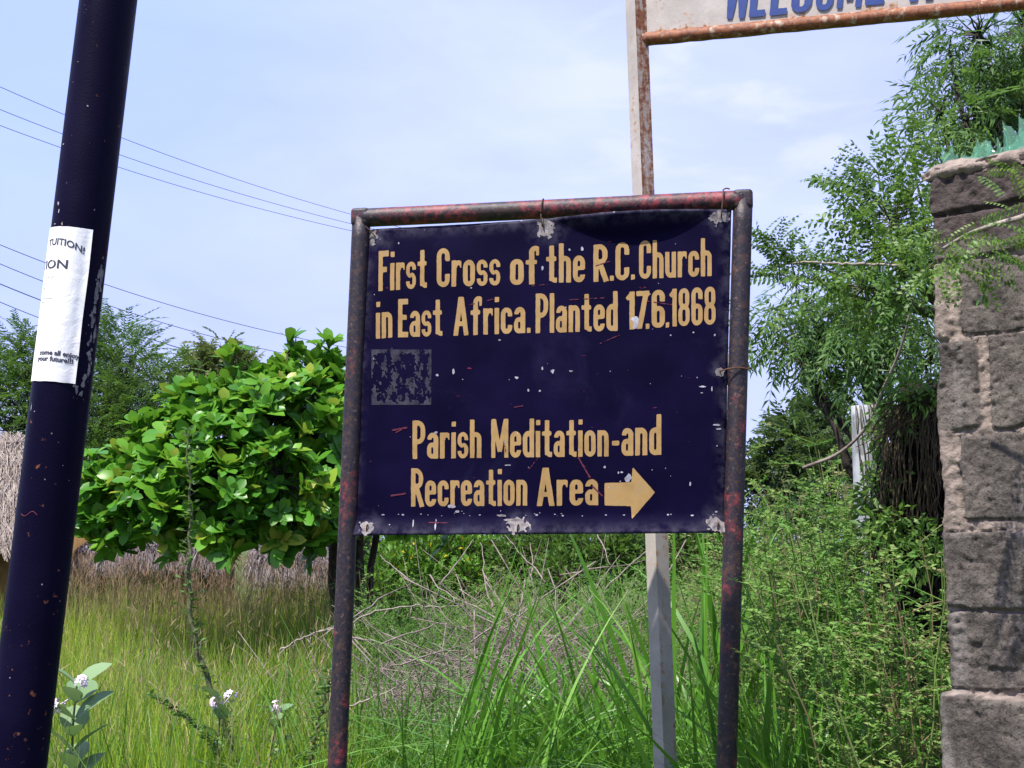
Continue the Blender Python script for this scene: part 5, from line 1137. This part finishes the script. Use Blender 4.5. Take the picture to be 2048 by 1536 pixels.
bush('shade_bush', 'dark bush filling the gap behind the thatched sheds and the glossy tree', [(180,1060,16,60),(260,1030,16,70),(350,1010,16,80),(450,1000,16,80),(560,1010,16,80),(650,1020,16,70),(300,1080,15.8,60),(420,1080,15.8,60),(600,1085,15.8,60),(700,1090,15.8,50)], 3600, 'far', 103, leaf_small(.12, .05), 1.3, .25, at(430, 16))
for k, (x0, Y, lb) in enumerate([(760, 19, 'low scrub bush far behind the left half of the brush pile'), (1000, 20, 'low scrub bush far behind the middle of the brush pile'), (1240, 19, 'low scrub bush far behind the white post'), (1480, 20, 'low scrub bush far behind the right sign post')]):
    bush('scrub_bush', lb, [(x0+dx, 1100+rng.uniform(-12, 20), Y, 55) for dx in (-110, -60, 0, 60, 110)]+[(x0+dx, 1150, Y-1, 50) for dx in (-80, 0, 80)], 1500, 'bright' if k == 0 else 'weed', 140+k, leaf_small(.12, .05), 1.3, .4, at(x0, Y), 'scrub bushes beyond the brush pile')
def brush():
    rng = np.random.default_rng(111); r = thing('brush_pile', 'tangled pile of dry grey cut branches in the grass under the sign', 'brush pile', at(1020, 8.2))
    mb = MB()
    for k in range(980):
        px = rng.normal(1000, 225); Y = rng.uniform(7.2, 9.4); mound = np.exp(-((px-1090)/230)**2)*.38+.46
        z = rng.uniform(.1, 1)**.6*mound*1.15; c = at(px, Y)+np.array([0, 0, z]); a = rng.uniform(0, 6.28); L = rng.uniform(.12, .75); e = np.array([math.cos(a), math.sin(a)*.6, rng.normal(.12, .55)])*L
        mb.tube(wpath(c-e, c+e, 6, .12, rng), np.linspace(rng.uniform(.0025, .006), .0012, 6), 4)
        for _ in range(2): f0 = c+e*rng.uniform(-.5, .6); g = nrm(e+rng.normal(0, .5, 3)*L)*L*rng.uniform(.2, .5); mb.tube(wpath(f0, f0+g, 4, .15, rng), np.linspace(.0024, .0009, 4), 3)
    mb.build('twigs', M['twig'], r)
    big = [((940,1285,7.4),(1110,1180,7.8)),((1045,1370,7.0),(1240,1110,7.8)),((700,1240,7.3),(830,1160,8)),((860,1150,8),(910,1205,7.6)),((985,1215,7.5),(960,1085,8.2)),((1090,1165,8),(1010,1070,8.4)),((760,1290,7),(880,1245,7.2)),((700,1275,7.2),(800,1290,7)),((1120,1150,8.2),(1290,1120,8)),((1065,1160,8),(1060,1085,8.4)),((1210,1180,7.8),(1330,1070,8)),((1195,1070,8.3),(1220,1130,8)),((820,1160,8),(760,1110,8.3)),((880,1170,8),(945,1080,8.3)),((1000,1240,7.4),(900,1190,7.6)),((800,1330,6.8),(960,1280,7.1))]
    for a, b in big: m2 = MB(); q = wpath(P(*a), P(*b), 10, .06, rng); m2.tube(q, np.linspace(.0052, .002, 10), 6); m2.build('branch', M['twig'], r)
    # pale thorny branches poking in from the left
    for pts, lb in (([(640,1262),(690,1252),(735,1228),(800,1215),(850,1212),(930,1213)], 'pale crooked thorny branch at the height of the brush pile'), ([(682,1416),(740,1398),(790,1375),(833,1348)], 'short pale thorny branch low beside the left sign post'), ([(905,1470),(940,1440),(975,1405),(1000,1380)], 'pale forked twig in the grass below the sign'), ([(560,1300),(600,1278),(640,1262),(690,1247)], 'thin dry twig crossing the meadow left of the sign post')):
        o = thing('thorny_branch', lb, 'branch', P(*pts[0], 5.6)); m2 = MB(); q = ppath(pts, 5.6, 26)+rng.normal(0, .0028, (26, 3)); m2.tube(q, np.linspace(.005, .0022, 26), 6)
        for j in range(2, 25, 2): e = q[j]+np.array([rng.normal(0, .03), rng.normal(0, .02), rng.choice([-1, 1])*rng.uniform(.02, .06)]); m2.tube(np.array([q[j], e]), [.0025, .0006], 4)
        m2.build('stem', M['pale_twig'], o)
brush()

def sapling(pts, Y, label, seed, nl, base_r=.008, leafy=.045, name='thorny_sapling'):
    rng = np.random.default_rng(seed); q = ppath(pts, Y, 50); f = q[0].copy(); f[2] = 0; o = thing(name, label, 'sapling', f)
    q = np.concatenate([np.linspace(f-[0, 0, .05], q[0], 12)[:-1], q]); q = q+np.stack([.006*np.sin(np.arange(len(q))*1.1), 0*q[:, 0], 0*q[:, 0]], 1)
    mb = MB(); mb.tube(q, np.linspace(base_r*1.5, base_r*.3, len(q)), 6); lp, ld = [], []
    for j in range(8, len(q)):
        for _ in range(nl):
            a = rng.uniform(0, 6.28); L = rng.uniform(.4, 1.5)*leafy; e = q[j]+np.array([math.cos(a)*L, math.sin(a)*L, L*rng.uniform(-.1, .6)]); mb.tube(np.array([q[j], e]), [.0018, .0008], 4)
            for s in rng.uniform(.3, 1.05, 4): lp.append(q[j]*(1-s)+e*s); z = rng.uniform(0, 6.28); ld.append((math.cos(z), math.sin(z), rng.uniform(-.2, .8)))
    mb.build('stem', M['green_stem'], o); mb = MB(); lp, ld = np.array(lp), np.array(ld); tv = leaf_tmpl(.030, .017, 2, .6, .2, .1); crown_of(mb, tv, lp, ld, rng.uniform(.6, 1.2, len(lp)), rng, np.clip(rng.normal(.35, .2, len(lp)), 0, 1), .8); mb.build('leaves', M['shrub'], o)
sapling([(470,1520),(440,1425),(405,1330),(392,1290),(383,1240),(378,1160),(380,1080),(381,1000),(376,920),(372,860)], 6.0, 'tall thin thorny sapling rising before the glossy tree', 121, 2, .012)
sapling([(440,1500),(395,1455),(350,1420),(300,1390)], 5.6, 'thin thorny shoot leaning left low in the meadow', 122, 1, .004, .018)
sapling([(620,1520),(640,1440),(655,1380),(668,1330)], 5.4, 'crooked thorny shoot against the left sign post', 123, 1, .006, .045)
sapling([(1700,1180),(1720,1120),(1745,1060),(1790,1010),(1830,965)], 5.2, 'leafy thorny shoot in front of the dark vine tangle', 124, 2, .006, .05)
sapling([(1860,1120),(1862,1060),(1870,1010),(1880,975)], 4.6, 'thorny shoot growing close against the wall edge', 125, 2, .004, .045)
sapling([(1690,1500),(1700,1400),(1735,1270),(1765,1150)], 5.4, 'slender brown-stemmed weed in the middle of the thicket', 126, 2, .006, .05)
sapling([(1595,1480),(1610,1350),(1640,1230),(1690,1120)], 5.6, 'slender brown-stemmed weed nearer the right sign post', 127, 2, .006, .05)
sapling([(1800,1560),(1840,1470),(1900,1420),(1960,1385),(1980,1360)], 2.72, 'bare thorny twig before the foot of the block wall', 128, 0, .003, .03) if False else None

def milkweed(px, Y, H, seed, label, flowers, pairs, ls=1.):
    rng = np.random.default_rng(seed); b = at(px, Y); o = thing('milkweed_plant', label, 'plant', b, 'milkweed plants'); mb = MB()
    top = b+np.array([.03, 0, H]); q = wpath(b, top, 9, .04, rng); mb.tube(q, np.linspace(.009, .004, 9), 6); mb.build('stem', M['green_stem'], o)
    mb = MB(); tv, tf, tc = leaf_tmpl(1, .66, 6, .48, .22, .22, 1.2); D, T = [], []
    for k in range(pairs):
        t = .48+.52*k/(pairs-1); c = b*(1-t)+top*t; a = k*PI/2+rng.uniform(-.3, .3)+.3
        for s in (0, PI): D.append((math.cos(a+s), math.sin(a+s), rng.uniform(.55, 1.5))); T.append(c)
    n = len(D); mb.inst(tv, tf, frames(np.array(D), roll=rng.normal(0, .3, n))*(ls*rng.uniform(.12, .19, n))[:, None, None], np.array(T), rng.uniform(.2, .8, n), tc); mb.build('leaves', M['milk'], o)
    for dx, dz in flowers:
        mb = MB(); c = top+np.array([dx, -.03, dz]); pet = leaf_tmpl(.0155, .010, 2, .5, .2, .1)
        mb.tube(np.array([top-np.array([0, 0, .03]), c]), .002, 4)
        for k in range(9):
            d = nrm(rng.normal(0, 1, 3)+np.array([0, -.7, .5])); p = c+d*.024; u = nrm(np.cross(d, [.3, .2, 1])); w = np.cross(d, u)
            dd = np.array([math.cos(a)*u+math.sin(a)*w+.25*d for a in np.arange(5)*2*PI/5]); mb.inst(pet[0], pet[1], frames(dd, up=d), np.tile(p, (5, 1)), np.full(5, .5), pet[2])
            mb.tube(np.array([p, p+d*.006]), .0028, 5, mat=0)
        mb.build('flower_cluster', M['petal'], o)
milkweed(150, 5.2, .98, 131, 'grey-green milkweed with mauve flower heads right of the leaning pole', [(.03, .02), (-.06, -.07)], 9)
milkweed(435, 5.7, .86, 132, 'milkweed with small mauve flowers beside the tall thorny sapling', [(.05, .03), (-.01, .0)], 7, .62)
milkweed(548, 5.8, .80, 133, 'milkweed with one mauve flower head near the left sign post', [(0, .03)], 7, .62)
milkweed(395, 5.0, .62, 134, 'low milkweed with broad leaves at the bottom of the meadow', [], 7, .62)
milkweed(330, 5.1, .60, 135, 'low milkweed with a pink bud under the meadow grass', [(.02, .02)], 7, .62)
